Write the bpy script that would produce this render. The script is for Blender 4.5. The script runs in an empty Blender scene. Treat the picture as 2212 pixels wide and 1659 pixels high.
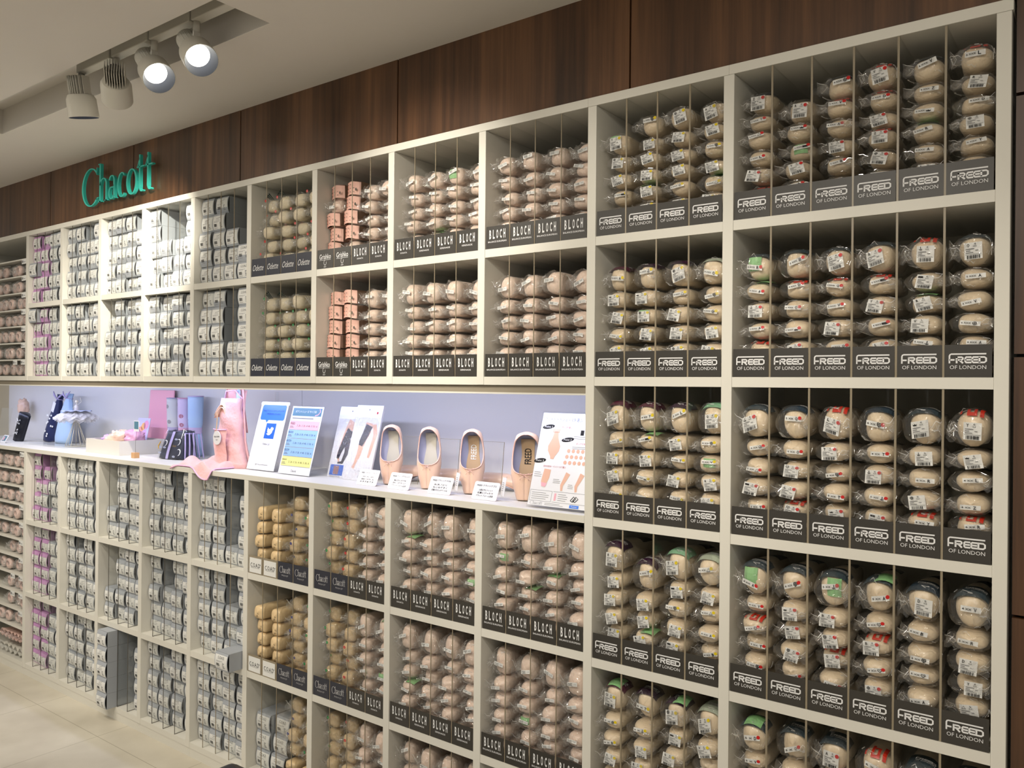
import bpy, bmesh, math, random
from mathutils import Vector, Matrix, noise
R = random.Random(7)
SC = bpy.context.scene
COL = SC.collection
PI = math.pi

# ------------------------------------------------------------------ camera
CAM = Vector((4.8266, -1.9838, 1.6042))
yaw, pitch, roll, FPX = -0.6434, 0.0019, 0.0097, 1766.1
fw = Vector((math.sin(yaw)*math.cos(pitch), math.cos(yaw)*math.cos(pitch), math.sin(pitch)))
rt = Vector((math.cos(yaw), -math.sin(yaw), 0)); up = rt.cross(fw)
cr = rt*math.cos(roll) + up*math.sin(roll); cu = up*math.cos(roll) - rt*math.sin(roll)
cd = bpy.data.cameras.new('camera'); cam = bpy.data.objects.new('camera', cd); COL.objects.link(cam)
m = Matrix((cr, cu, -fw)).transposed().to_4x4(); m.translation = CAM; cam.matrix_world = m
cd.sensor_fit = 'HORIZONTAL'; cd.sensor_width = 36; cd.lens = FPX/2212*36; cd.clip_start = .02
SC.camera = cam

# ------------------------------------------------------------------ render look
SC.view_settings.view_transform = 'Standard'; SC.view_settings.look = 'None'
SC.view_settings.gamma = 1; SC.view_settings.use_curve_mapping = False
SC.view_settings.exposure = 0.25
try:
    SC.cycles.transparent_max_bounces = 28; SC.cycles.max_bounces = 6; SC.cycles.diffuse_bounces = 2
    SC.cycles.glossy_bounces = 3; SC.cycles.adaptive_threshold = .02; SC.cycles.transmission_bounces = 4
    SC.cycles.sample_clamp_indirect = 4; SC.cycles.caustics_reflective = False; SC.cycles.caustics_refractive = False
except Exception: pass
wd = bpy.data.worlds.new('world'); SC.world = wd; wd.use_nodes = True
wd.node_tree.nodes['Background'].inputs[0].default_value = (1.0, .95, .87, 1)
wd.node_tree.nodes['Background'].inputs[1].default_value = .36

def lamp(name, typ, loc, energy, color=(1,.9,.74), aim=None, **k):
    l = bpy.data.lights.new(name, typ); l.energy = energy; l.color = color
    for a, b in k.items(): setattr(l, a, b)
    o = bpy.data.objects.new(name, l); COL.objects.link(o); o.location = loc
    if aim is not None: o.rotation_euler = (Vector(aim)-Vector(loc)).to_track_quat('-Z', 'Y').to_euler()
    return o
WARM = (1, .925, .81)
# added off-frame area lamps for general light over the aisle
for x, y, e in ((.6, -1.7, 15), (2.2, -2.4, 17), (3.8, -2.3, 18), (5.4, -2.6, 11)):
    lamp('added_aisle_light', 'AREA', (x, y, 2.70), e, WARM, aim=(x, y+.35, 0), shape='DISK', size=.35)
# added out-of-frame spots that brighten the shelf bays
for loc, aim, e, ang in (((1.5, -1.3, 2.68), (.45, .1, 2.15), 42, 34), ((1.2, -1.35, 2.68), (.2, 0, .55), 75, 52),
                         ((2.2, -1.3, 2.68), (1.4, 0, .6), 22, 60), ((2.35, -1.25, 2.68), (2.25, .1, 1.95), 20, 44), ((3.0, -1.2, 2.68), (2.95, .1, 2.0), 64, 50),
                         ((3.2, -1.5, 2.68), (2.5, .1, .75), 42, 56), ((4.1, -1.6, 2.68), (3.5, .1, 1.6), 34, 52),
                         ((4.4, -1.7, 2.68), (4.2, .1, .9), 36, 58), ((4.7, -1.9, 2.68), (4.3, .1, 1.9), 11, 50)):
    lamp('added_shelf_spot', 'SPOT', loc, e, WARM, aim=aim, spot_size=math.radians(ang), spot_blend=.8, shadow_soft_size=.045)

# ------------------------------------------------------------------ materials
def lin(c):
    return tuple((v/255/12.92 if v/255 <= .04045 else ((v/255+.055)/1.055)**2.4) for v in c) + (1,)
MATS = {}
def mat(name, rgb, rough=.5, spec=.5, metal=0, coat=0, var=0, vscale=40, bump=0, bscale=60, emit=0, sheen=0, aniso=0):
    if name in MATS: return MATS[name]
    m = bpy.data.materials.new(name); m.use_nodes = True; nt = m.node_tree; b = nt.nodes['Principled BSDF']
    c = lin(rgb); b.inputs['Base Color'].default_value = c
    b.inputs['Roughness'].default_value = rough; b.inputs['Metallic'].default_value = metal
    b.inputs['Specular IOR Level'].default_value = spec; b.inputs['Coat Weight'].default_value = coat
    b.inputs['Coat Roughness'].default_value = .1; b.inputs['Sheen Weight'].default_value = sheen
    b.inputs['Anisotropic'].default_value = aniso
    if emit:
        b.inputs['Emission Color'].default_value = c; b.inputs['Emission Strength'].default_value = emit
    if var or bump:
        tc = nt.nodes.new('ShaderNodeTexCoord'); n = nt.nodes.new('ShaderNodeTexNoise')
        n.inputs['Scale'].default_value = vscale; n.inputs['Detail'].default_value = 3
        nt.links.new(tc.outputs['Object'], n.inputs['Vector'])
        if var:
            mx = nt.nodes.new('ShaderNodeMix'); mx.data_type = 'RGBA'
            mx.inputs[6].default_value = tuple(v*(1-var) for v in c[:3])+(1,); mx.inputs[7].default_value = tuple(min(1, v*(1+var)) for v in c[:3])+(1,)
            nt.links.new(n.outputs['Fac'], mx.inputs[0]); nt.links.new(mx.outputs[2], b.inputs['Base Color'])
        if bump:
            n2 = nt.nodes.new('ShaderNodeTexNoise'); n2.inputs['Scale'].default_value = bscale; n2.inputs['Detail'].default_value = 2
            nt.links.new(tc.outputs['Object'], n2.inputs['Vector'])
            bp = nt.nodes.new('ShaderNodeBump'); bp.inputs['Strength'].default_value = bump; bp.inputs['Distance'].default_value = .01
            nt.links.new(n2.outputs['Fac'], bp.inputs['Height']); nt.links.new(bp.outputs[0], b.inputs['Normal'])
    MATS[name] = m; return m
def film(name, tint=(1,1,1), fac=.16, rough=.14, bump=.5, bscale=55, milk=.05, milkc=(.9,.88,.86), edge=.5):
    """Clear plastic: transparent with a glossy coat that grows towards grazing, and a trace of milky scatter."""
    m = bpy.data.materials.new(name); m.use_nodes = True; nt = m.node_tree; N = nt.nodes; L = nt.links
    for n in list(N): N.remove(n)
    out = N.new('ShaderNodeOutputMaterial'); tr = N.new('ShaderNodeBsdfTransparent'); tr.inputs[0].default_value = tint+(1,)
    gl = N.new('ShaderNodeBsdfGlossy'); gl.inputs['Roughness'].default_value = rough; gl.inputs[0].default_value = (1,1,1,1)
    df = N.new('ShaderNodeBsdfDiffuse'); df.inputs[0].default_value = milkc+(1,)
    m1 = N.new('ShaderNodeMixShader'); m1.inputs[0].default_value = milk
    m2 = N.new('ShaderNodeMixShader'); lw = N.new('ShaderNodeLayerWeight'); lw.inputs[0].default_value = .35
    mr = N.new('ShaderNodeMapRange'); mr.inputs[3].default_value = fac*.45; mr.inputs[4].default_value = edge
    L.new(lw.outputs['Facing'], mr.inputs[0]); L.new(mr.outputs[0], m2.inputs[0])
    L.new(tr.outputs[0], m1.inputs[1]); L.new(df.outputs[0], m1.inputs[2]); L.new(m1.outputs[0], m2.inputs[1]); L.new(gl.outputs[0], m2.inputs[2])
    if bump:
        tc = N.new('ShaderNodeTexCoord'); n = N.new('ShaderNodeTexNoise'); n.inputs['Scale'].default_value = bscale; n.inputs['Detail'].default_value = 2
        n.inputs['Distortion'].default_value = 1.2
        bp = N.new('ShaderNodeBump'); bp.inputs['Strength'].default_value = bump; bp.inputs['Distance'].default_value = .02
        L.new(tc.outputs['Object'], n.inputs['Vector']); L.new(n.outputs['Fac'], bp.inputs['Height']); L.new(bp.outputs[0], gl.inputs['Normal']); L.new(bp.outputs[0], lw.inputs['Normal'])
    L.new(m2.outputs[0], out.inputs[0]); MATS[name] = m; return m
def wood(name, c1, c2, horiz=False, dark=(30,17,9)):
    m = bpy.data.materials.new(name); m.use_nodes = True; nt = m.node_tree; N = nt.nodes; L = nt.links; b = N['Principled BSDF']
    tc = N.new('ShaderNodeTexCoord'); mp = N.new('ShaderNodeMapping'); mp.inputs['Scale'].default_value = (38, 38, 1.3)
    n = N.new('ShaderNodeTexNoise'); n.inputs['Scale'].default_value = 1; n.inputs['Detail'].default_value = 6; n.inputs['Roughness'].default_value = .6
    mp2 = N.new('ShaderNodeMapping'); mp2.inputs['Scale'].default_value = (5, 5, .35); n2 = N.new('ShaderNodeTexNoise'); n2.inputs['Scale'].default_value = 1; n2.inputs['Detail'].default_value = 2
    L.new(tc.outputs['Object'], mp.inputs[0]); L.new(mp.outputs[0], n.inputs['Vector']); L.new(tc.outputs['Object'], mp2.inputs[0]); L.new(mp2.outputs[0], n2.inputs['Vector'])
    ad = N.new('ShaderNodeMath'); ad.operation = 'ADD'; mu = N.new('ShaderNodeMath'); mu.operation = 'MULTIPLY'; mu.inputs[1].default_value = .5
    L.new(n.outputs['Fac'], ad.inputs[0]); L.new(n2.outputs['Fac'], ad.inputs[1]); L.new(ad.outputs[0], mu.inputs[0])
    cr_ = N.new('ShaderNodeValToRGB'); e = cr_.color_ramp.elements; e[0].position = .36; e[0].color = lin(dark); e[1].position = .66; e[1].color = lin(c2)
    x = e.new(.5); x.color = lin(c1)
    L.new(mu.outputs[0], cr_.inputs[0]); L.new(cr_.outputs[0], b.inputs['Base Color']); b.inputs['Roughness'].default_value = .36
    MATS[name] = m; return m

LAM = mat('cream_laminate', (228, 225, 214), .42, .4)
LAMB = mat('cream_back_panel', (214, 206, 186), .6, .3)
WOOD = wood('walnut_veneer', (86, 58, 37), (118, 82, 53), dark=(54, 35, 22))
CEIL = mat('ceiling_plaster', (238, 232, 222), .9, .2, var=.02, vscale=3)
SATIN = mat('peach_satin', (244, 222, 188), .36, .55, sheen=.2, bump=.25, bscale=35, aniso=.5)
SATP = mat('pink_satin', (253, 226, 206), .30, .6, sheen=.2, bump=.25, bscale=38, aniso=.5)
SATG = mat('gold_satin', (238, 208, 160), .30, .6, bump=.25, bscale=38, aniso=.5)
CANV = mat('beige_canvas', (242, 226, 194), .5, .4, bump=.2)
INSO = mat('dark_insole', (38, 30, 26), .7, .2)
FEDGE = film('film_crease_glint', fac=.5, rough=.1, bump=0, milk=.42, milkc=(.97,.96,.95), edge=.8)  # pale strips paint the glints along film creases and seams
FILM = film('clear_bag_film', fac=.10, rough=.07, bump=.8, bscale=45, milk=.03, edge=.26)
FILMB = film('crisp_bag_film', fac=.24, rough=.06, bump=1, bscale=52, milk=.025, edge=.3)
ACRY = film('acrylic_sheet', tint=(.97,.975,.97), fac=.05, rough=.05, bump=0, milk=.012, edge=.25)
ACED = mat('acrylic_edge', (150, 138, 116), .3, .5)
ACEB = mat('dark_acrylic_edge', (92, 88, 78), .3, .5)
WHITE = mat('white_label_paper', (236, 236, 232), .45, .45)
BLACK = mat('black_print', (26, 25, 27), .55, .3)
GREYP = mat('grey_print', (120, 120, 122), .6, .3)
RED = mat('red_dot', (205, 28, 24), .45, .4)
YEL = mat('yellow_dot', (226, 200, 20), .45, .4)
GREEN = mat('pale_green_slip', (150, 205, 140), .55, .3)
CARD = mat('charcoal_card', (58, 55, 50), .38, .5)
CARDN = mat('navy_card', (44, 46, 58), .38, .5)
LETT = mat('white_lettering', (235, 235, 235), .5, .3)
GBOX = mat('grey_box_board', (172, 177, 184), .5, .4, var=.03)
GBOXD = mat('box_gap_shade', (24, 23, 24), .8, .1)  # near-black, paints the shade in the gap behind the end flap
PBOX = mat('mauve_box_board', (206, 150, 205), .5, .4, var=.03)

# ------------------------------------------------------------------ mesh builder
class MB:
    def __init__(s): s.v = []; s.f = []; s.m = []; s.mats = []
    def mi(s, m):
        if m not in s.mats: s.mats.append(m)
        return s.mats.index(m)
    def add(s, vs, fs, m):
        o = len(s.v); s.v += [tuple(v) for v in vs]; k = s.mi(m)
        for f in fs: s.f.append([i+o for i in f]); s.m.append(k)
        return s
    def box(s, a, b, m, rot=None, c=None):
        x0,y0,z0 = a; x1,y1,z1 = b
        vs = [Vector(p) for p in ((x0,y0,z0),(x1,y0,z0),(x1,y1,z0),(x0,y1,z0),(x0,y0,z1),(x1,y0,z1),(x1,y1,z1),(x0,y1,z1))]
        if rot is not None: vs = [rot @ (v-Vector(c)) + Vector(c) for v in vs]
        return s.add(vs, [(0,3,2,1),(4,5,6,7),(0,1,5,4),(1,2,6,5),(2,3,7,6),(3,0,4,7)], m)
    def grid(s, fn, nu, nv, m, closeu=False, cap=False):
        vs = []; fs = []
        for j in range(nv):
            for i in range(nu): vs.append(fn(i/(nu if closeu else nu-1), j/(nv-1)))
        for j in range(nv-1):
            for i in range(nu if closeu else nu-1):
                i2 = (i+1) % nu; fs.append((j*nu+i, j*nu+i2, (j+1)*nu+i2, (j+1)*nu+i))
        if cap: fs.append(tuple(range(nu-1, -1, -1))); fs.append(tuple((nv-1)*nu+i for i in range(nu)))
        return s.add(vs, fs, m)
    def tube(s, pts, r, m, n=8, cap=True):
        pts = [Vector(p) for p in pts]; rs = r if isinstance(r, (list, tuple)) else [r]*len(pts); vs = []; nrm = None
        for i, p in enumerate(pts):
            t = (pts[min(i+1, len(pts)-1)] - pts[max(i-1, 0)]).normalized()
            if nrm is None: nrm = t.orthogonal().normalized()
            nrm = (nrm - t*nrm.dot(t)).normalized(); bi = t.cross(nrm)
            vs += [p + (nrm*math.cos(a)+bi*math.sin(a))*rs[i] for a in (2*PI*k/n for k in range(n))]
        fs = [(j*n+i, j*n+(i+1) % n, (j+1)*n+(i+1) % n, (j+1)*n+i) for j in range(len(pts)-1) for i in range(n)]
        if cap: fs += [tuple(range(n-1, -1, -1)), tuple((len(pts)-1)*n+i for i in range(n))]
        return s.add(vs, fs, m)
    def poly(s, pts, m): return s.add(pts, [tuple(range(len(pts)))], m)
    def mesh(s, name, smooth=True, bevel=0):
        me = bpy.data.meshes.new(name); me.from_pydata(s.v, [], s.f)
        for mm in s.mats: me.materials.append(mm)
        for p, k in zip(me.polygons, s.m): p.material_index = k; p.use_smooth = smooth
        me.validate(); me.update(); return me
    def build(s, name, parent=None, smooth=False, loc=None, rot=None, sub=0, solid=0, bevel=0, autos=False):
        me = s.mesh(name, smooth); o = bpy.data.objects.new(name, me); COL.objects.link(o)
        if parent: o.parent = parent
        if loc is not None: o.location = loc
        if rot is not None: o.rotation_euler = rot
        if sub: q = o.modifiers.new('s', 'SUBSURF'); q.levels = q.render_levels = sub
        if solid: q = o.modifiers.new('t', 'SOLIDIFY'); q.thickness = solid; q.offset = 0
        if bevel: q = o.modifiers.new('b', 'BEVEL'); q.width = bevel; q.segments = 2; q.limit_method = 'ANGLE'
        return o
def bx(a, b, m): return MB().box(a, b, m)
def tag(o, label=None, cat=None, group=None, kind=None):
    if label: o['label'] = label
    if cat: o['category'] = cat
    if group: o['group'] = group
    if kind: o['kind'] = kind
    return o
def empty(name, loc=(0,0,0), rot=(0,0,0)):
    o = bpy.data.objects.new(name, None); o.empty_display_size = .02; COL.objects.link(o); o.location = loc; o.rotation_euler = rot; return o
FIRST = {}
def inst(mesh, name, parent=None, loc=None, rot=None, sc=None):
    """An object of a shared mesh; every one after the first is obj.copy() of the first."""
    k = (mesh.name, name)
    if k in FIRST: o = FIRST[k].copy()
    else: o = bpy.data.objects.new(name, mesh); FIRST[k] = o
    o.parent = parent; o.location = loc or (0,0,0); o.rotation_euler = rot or (0,0,0); o.scale = sc or (1,1,1)
    COL.objects.link(o); return o

# ------------------------------------------------------------------ lettering
TC = {}
def tgeo(s, bold=0, res=2):
    k = (s, bold, res)
    if k not in TC:
        c = bpy.data.curves.new('t', 'FONT'); c.body = s; c.resolution_u = res; c.offset = bold; c.align_x = 'CENTER'
        o = bpy.data.objects.new('t', c); COL.objects.link(o); bpy.context.view_layer.update()
        me = bpy.data.meshes.new_from_object(o.evaluated_get(bpy.context.evaluated_depsgraph_get()))
        vs = [(v.co.x, v.co.y) for v in me.vertices]; fs = [tuple(p.vertices) for p in me.polygons]
        bpy.data.objects.remove(o); bpy.data.curves.remove(c); bpy.data.meshes.remove(me)
        x0 = min(v[0] for v in vs); x1 = max(v[0] for v in vs); z0 = min(v[1] for v in vs); z1 = max(v[1] for v in vs)
        TC[k] = ([((x-(x0+x1)/2)/(x1-x0), (z-z0)/(z1-z0)) for x, z in vs], fs)
    return TC[k]
def text(mb, s, cx, z, w, h, m, fy=None, y=0, shear=0, rot=0, bold=0):
    """Lettering in the XZ plane facing -Y; fitted to width w and height h, centred at cx, standing on z."""
    vs, fs = tgeo(s, bold); out = []; c_, s_ = math.cos(rot), math.sin(rot)
    for a, b in vs:
        x, zz = a*w + shear*b*h, b*h
        x, zz = x*c_-zz*s_ + cx, x*s_+zz*c_ + z
        out.append((x, fy(x, zz) if fy else y, zz))
    mb.add(out, fs, m)
def stroke(mb, pts, ws, m, y=0, th=0, T=lambda x, z: (x, z)):
    """A flat pen stroke with a width at every point; th gives it depth."""
    if not isinstance(ws, (list, tuple)): ws = [ws]*len(pts)
    L_, R_ = [], []
    for i, p in enumerate(pts):
        a = pts[max(i-1, 0)]; b = pts[min(i+1, len(pts)-1)]; dx, dz = b[0]-a[0], b[1]-a[1]; l = math.hypot(dx, dz) or 1
        nx, nz = -dz/l*ws[i]/2, dx/l*ws[i]/2; L_.append(T(p[0]+nx, p[1]+nz)); R_.append(T(p[0]-nx, p[1]-nz))
    n = len(pts); vs = [(x, y, z) for x, z in L_+R_]; fs = [(i, n+i, n+i+1, i+1) for i in range(n-1)]
    if th:
        vs += [(x, y+th, z) for x, z in L_+R_]; k = 2*n
        fs += [(i+1, k+i+1, k+i, i) for i in range(n-1)] + [(n+i, k+n+i, k+n+i+1, n+i+1) for i in range(n-1)]
        fs += [(0, k, k+n, n), (2*n-1, k+2*n-1, k+n-1, n-1)]
    mb.add(vs, fs, m)
def arc(cx, cz, rx, rz, a0, a1, n=14): return [(cx+rx*math.cos(math.radians(a0+(a1-a0)*i/n)), cz+rz*math.sin(math.radians(a0+(a1-a0)*i/n))) for i in range(n+1)]
def thickthin(pts, thin, thick):   # thick where the stroke runs upright, as in a high-contrast serif face
    o = []
    for i in range(len(pts)):
        a = pts[max(i-1, 0)]; b = pts[min(i+1, len(pts)-1)]; l = math.hypot(b[0]-a[0], b[1]-a[1]) or 1
        o.append(thin+(thick-thin)*(abs(b[1]-a[1])/l)**1.5)
    return o
def logo_serif(mb, x0, z0, w, h, m, y=0, th=0):
    """The tall narrow serif shop sign lettering."""
    # design units: total width 3.75, cap height 1
    S = lambda x, z: (x0+x*w/3.72, z0+z*h)
    tn, tk = .024, .068
    def st(p, a=None): stroke(mb, p, a or thickthin(p, tn, tk), m, y, th, S)
    ku = 1
    def A(cx, cz, rx, rz, a0, a1, n=18): return arc(cx, cz, rx, rz, a0, a1, n)
    st(A(.52, .47, .44, .52, 42, 318, 30)); st([(.845, .78), (.845, .98)], .03); st([(.80,.10),(.92,.14)], .03)
    # h
    st([(1.02, 0), (1.02, 1.06)], tk); st([(.93, 1.05), (1.03, 1.05)], .03); st([(.94, .015), (1.10, .015)], .03)
    p = [(1.02, .46)]+A(1.19, .46, .15, .17, 150, 0, 10)+[(1.34, 0)]; st(p); st([(1.26, .015), (1.42, .015)], .03)
    # a
    st(A(1.62, .50, .12, .14, 170, 0, 10)+[(1.74, .5), (1.74, .08)]+A(1.80, .08, .06, .06, 180, 290, 5))
    st(A(1.60, .17, .12, .16, 60, 330, 16)); st([(1.66, .31), (1.74, .37)], .03)
    # c
    st(A(2.12, .32, .19, .32, 50, 310, 20))
    # o
    p = A(2.60, .33, .22, .33, 0, 360, 28); st(p)
    # tt
    for tx in (2.98, 3.36):
        st([(tx, .98), (tx, .12)]+A(tx+.10, .12, .10, .10, 180, 300, 6), [tn*2, tk]+[tk*.8]*1+[tn*1.6]*6)
        st([(tx-.13, .66), (tx+.22, .66)], .035); st([(tx-.10, .66), (tx, .90)], .025)
def logo_bar(mb, cx, z, w, m, y=0, fy=None):
    """Wide rounded block capitals under a bar, with a spaced second line."""
    S0 = w/5.3
    T = lambda x, zz: (cx-w/2+x*S0, z+zz*S0)
    k = .27
    class Y: pass
    n0 = len(mb.v)
    def st(p, ww=k): stroke(mb, p, ww, m, y, 0, T)
    st([(0, .0), (0, 1.22), (.10, 1.42), (.26, 1.5), (5.25, 1.5)], .24)
    st([(0, .56), (.75, .56)])
    for x in (1.05,):   # R
        st([(x, 0), (x, 1.1)]); st([(x-.13, .98), (x+.72, .98), (x+.88, .86), (x+.88, .66), (x+.74, .54), (x, .54)]); st([(x+.42, .5), (x+.92, 0)], .28)
    for x in (2.3, 3.3):
        st([(x+.86, .12), (x+.1, .12), (x, .24), (x, .86), (x+.1, .98), (x+.86, .98)]); st([(x, .55), (x+.8, .55)])
    x = 4.3; st([(x-.13, .12), (x+.68, .12), (x+.92, .32), (x+.92, .8), (x+.68, .98), (x-.13, .98)]); st([(x, .1), (x, 1)])
    t = MB(); text(mb, 'OF LONDON', cx, z-.95*S0, w*.98, .62*S0, m, y=y)
    if fy:
        for i in range(n0, len(mb.v)): v = mb.v[i]; mb.v[i] = (v[0], fy(v[0], v[2]), v[2])

# ------------------------------------------------------------------ dimensions (metres)
P = .40; T_ = .0279; ROW = .396; TS = .0253; Z0 = 1.631; CNT = 1.2369; TCN = .0219; ROWL = .3925
X10 = 9*P+.4039; X11 = X10+T_+.5734; XEND = X11+.0279+.003
DEP = .40; TOP = Z0+2*ROW; ZC = 2.716
# ------------------------------------------------------------------ room shell
def struct(o): o['kind'] = 'structure'; return o
FL = mat('floor_tile', (206, 198, 180), .34, .5, var=.035, vscale=2.2)
def floor_mat():
    m = bpy.data.materials.new('stone_floor_tile'); m.use_nodes = True; nt = m.node_tree; N = nt.nodes; L = nt.links; b = N['Principled BSDF']
    tc = N.new('ShaderNodeTexCoord'); br = N.new('ShaderNodeTexBrick'); br.offset = 0; br.inputs['Scale'].default_value = 1
    br.inputs['Brick Width'].default_value = .6; br.inputs['Row Height'].default_value = .6; br.inputs['Mortar Size'].default_value = .0016
    br.inputs['Color1'].default_value = br.inputs['Color2'].default_value = (1,1,1,1); br.inputs['Mortar'].default_value = (.62,.6,.56,1)
    n = N.new('ShaderNodeTexNoise'); n.inputs['Scale'].default_value = 2.6; n.inputs['Detail'].default_value = 4
    cr_ = N.new('ShaderNodeValToRGB'); e = cr_.color_ramp.elements; e[0].position = .3; e[0].color = lin((192, 184, 166)); e[1].position = .7; e[1].color = lin((222, 215, 198))
    mx = N.new('ShaderNodeMix'); mx.data_type = 'RGBA'; mx.blend_type = 'MULTIPLY'; mx.inputs[0].default_value = 1
    mp = N.new('ShaderNodeMapping'); mp.inputs['Location'].default_value = (.08, .14, 0)
    L.new(tc.outputs['Object'], mp.inputs[0]); L.new(mp.outputs[0], br.inputs['Vector']); L.new(tc.outputs['Object'], n.inputs['Vector']); L.new(n.outputs['Fac'], cr_.inputs[0])
    L.new(cr_.outputs[0], mx.inputs[6]); L.new(br.outputs['Color'], mx.inputs[7]); L.new(mx.outputs[2], b.inputs['Base Color'])
    b.inputs['Roughness'].default_value = .32; return m
struct(bx((-3, -6, -.05), (9, .6, 0), floor_mat()).build('floor'))
rx0, rx1, ry0, ry1, rh = .768, 2.706, -.612, -.42, .11
c = MB()
for a, b in (((-3, -6, ZC), (rx0, .6, ZC+.2)), ((rx1, -6, ZC), (9, .6, ZC+.2)), ((rx0, -6, ZC), (rx1, ry0, ZC+.2)), ((rx0, ry1, ZC), (rx1, .6, ZC+.2)), ((rx0, ry0, ZC+rh), (rx1, ry1, ZC+.2))): c.box(a, b, CEIL)
struct(c.build('ceiling'))
w = MB()
xs = [-3, -1.44, -.59, .258, 1.10, 1.935, 2.83, 3.727, XEND+.003]
for a, b in zip(xs, xs[1:]): w.box((a+.0028, .012, TOP-.0), (b-.0028, .05, ZC), WOOD)
zz = [0, .588, 1.133, 1.677, 2.223, ZC]
for a, b in zip(zz, zz[1:]): w.box((XEND+.0045, .012, a+.0035), (9, .05, b-.0035), WOOD)
w.box((-3, .05, TOP+.001), (9, .06, ZC), BLACK); w.box((XEND+.006, .05, 0), (9, .06, ZC), BLACK)
struct(w.build('wall_back'))
struct(bx((-3, .47, 0), (9, .55, ZC), LAMB).build('wall_rear'))

# ------------------------------------------------------------------ shelving
BAYX = {k: (k*P+T_, (k+1)*P) for k in range(-2, 9)}
BAYX[9] = (9*P+T_, X10); BAYX[10] = (X10+T_, X11)
def unit(name, label, x0, posts, bays, zlo, zhi, shelves, kick=None, group=None, ndiv=None, thick=.0035, dmat=None, top=None, back=True):
    """posts: left edges of the uprights; shelves: (bay, z of the upper face) list; dividers: ndiv[(bay, z)] = lanes"""
    r = empty(name, (x0, 0, 0)); tag(r, label, 'shelf unit', group); ox = x0
    for px in posts: bx((px-ox, 0, zlo), (px+T_-ox, DEP, zhi), LAM).build('upright', r, bevel=.0012)
    for b, z in shelves:
        a, c2 = BAYX[b]; th = TCN if abs(z-CNT) < .001 else TS
        bx((a+.0003-ox, .0015, z-th), (c2-.0003-ox, DEP-.004, z), LAM).build('shelf', r)
    if top: bx((top[0]-ox, 0, zhi+.0003), (top[1]-ox, DEP, zhi+TS), LAM).build('top_board', r, bevel=.0012)
    lo_ = min(posts[0], BAYX[min(bays)][0]); hi_ = posts[-1]+T_
    if back: bx((lo_+.0003-ox, DEP, zlo), (hi_-.0003-ox, DEP+.012, zhi), LAMB).build('back_panel', r)
    if kick: bx((lo_+.0003-ox, .003, 0), (hi_-.0003-ox, .02, kick), LAM).build('kick_board', r)
    for (b, z), (n, h) in (ndiv or {}).items():
        a, c2 = BAYX[b]; me = divmesh(h, thick, dmat)
        for i in range(1, n): inst(me, 'acrylic_divider', r, (a+(c2-a)*i/n-ox, .004, z))
    return r
DM = {}
def divmesh(h, th, em):
    k = (round(h, 3), th, em.name)
    if k not in DM:
        m = MB(); m.box((-th/2, .0022, 0), (th/2, DEP-.03, h), ACRY); m.box((-th/2-.0001, 0, 0), (th/2+.0001, .0022, h), em)
        if em is ACEB: m.box((-.0012, .0, 0), (.0012, .07, .002), em)
        DM[k] = m.mesh('acrylic_divider', False)
    return DM[k]
OP = ROW-TS
LZ = [CNT-TCN-ROWL*(i+1)+TS for i in range(3)]       # upper faces of the three lower shelves (left units)
def LZtop(i): return LZ[i]
LOP = ROWL-TS
KK = LZ[2]-TS
def dv(bays, zs, n, h): return {(b, z): (n, h) for b in bays for z in zs}
# wall units above the counter
unit('upper_shelf_unit', 'open cream wall unit above the counter, holding the grey boxes', 0, [k*P for k in range(0, 5)], range(4), Z0-TS, TOP-TS,
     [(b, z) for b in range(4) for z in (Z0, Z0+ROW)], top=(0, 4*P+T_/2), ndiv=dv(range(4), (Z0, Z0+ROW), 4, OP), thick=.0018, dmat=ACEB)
unit('upper_shelf_unit', 'long cream wall unit above the display shoes, five compartments wide', 4*P+T_, [k*P for k in range(5, 9)], range(4, 9), Z0-TS, TOP-TS,
     [(b, z) for b in range(4, 9) for z in (Z0, Z0+ROW)], top=(4*P+T_/2+.0005, 9*P), ndiv={**dv((4,), (Z0, Z0+ROW), 4, OP), **dv(range(5, 9), (Z0, Z0+ROW), 4, OP)}, thick=.0022, dmat=ACED)
# counter-height units
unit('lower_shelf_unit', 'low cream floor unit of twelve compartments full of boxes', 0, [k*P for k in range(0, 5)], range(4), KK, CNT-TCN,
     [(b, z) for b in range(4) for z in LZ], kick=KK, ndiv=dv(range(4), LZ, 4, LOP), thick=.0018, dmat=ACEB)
unit('lower_shelf_unit', 'low cream floor unit under the pale satin display shoes', 4*P+T_, [k*P for k in range(5, 9)], range(4, 9), KK, CNT-TCN,
     [(b, z) for b in range(4, 9) for z in LZ], kick=KK, ndiv=dv(range(4, 9), LZ, 4, LOP), thick=.0022, dmat=ACED)
# tall units
TZ = [Z0+ROW, Z0]+[Z0+ROW-k*ROW for k in range(2, 5)]
unit('tall_shelf_unit', 'floor-to-fascia cream unit four lanes wide, beside the lit display niche', 9*P, [9*P, X10], (9,), 0, TOP-TS,
     [(9, z) for z in TZ], top=(9*P, X10+T_/2), kick=TZ[4]-TS, ndiv=dv((9,), TZ, 4, OP), thick=.0042, dmat=ACED)
unit('tall_shelf_unit', 'floor-to-fascia cream unit six lanes wide, against the dark wood end wall', X10+T_, [X11], (10,), 0, TOP-TS,
     [(10, z) for z in TZ], top=(X10+T_/2, X11+T_+.003), kick=TZ[4]-TS, ndiv=dv((10,), TZ, 6, OP), thick=.0045, dmat=ACED)
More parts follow.
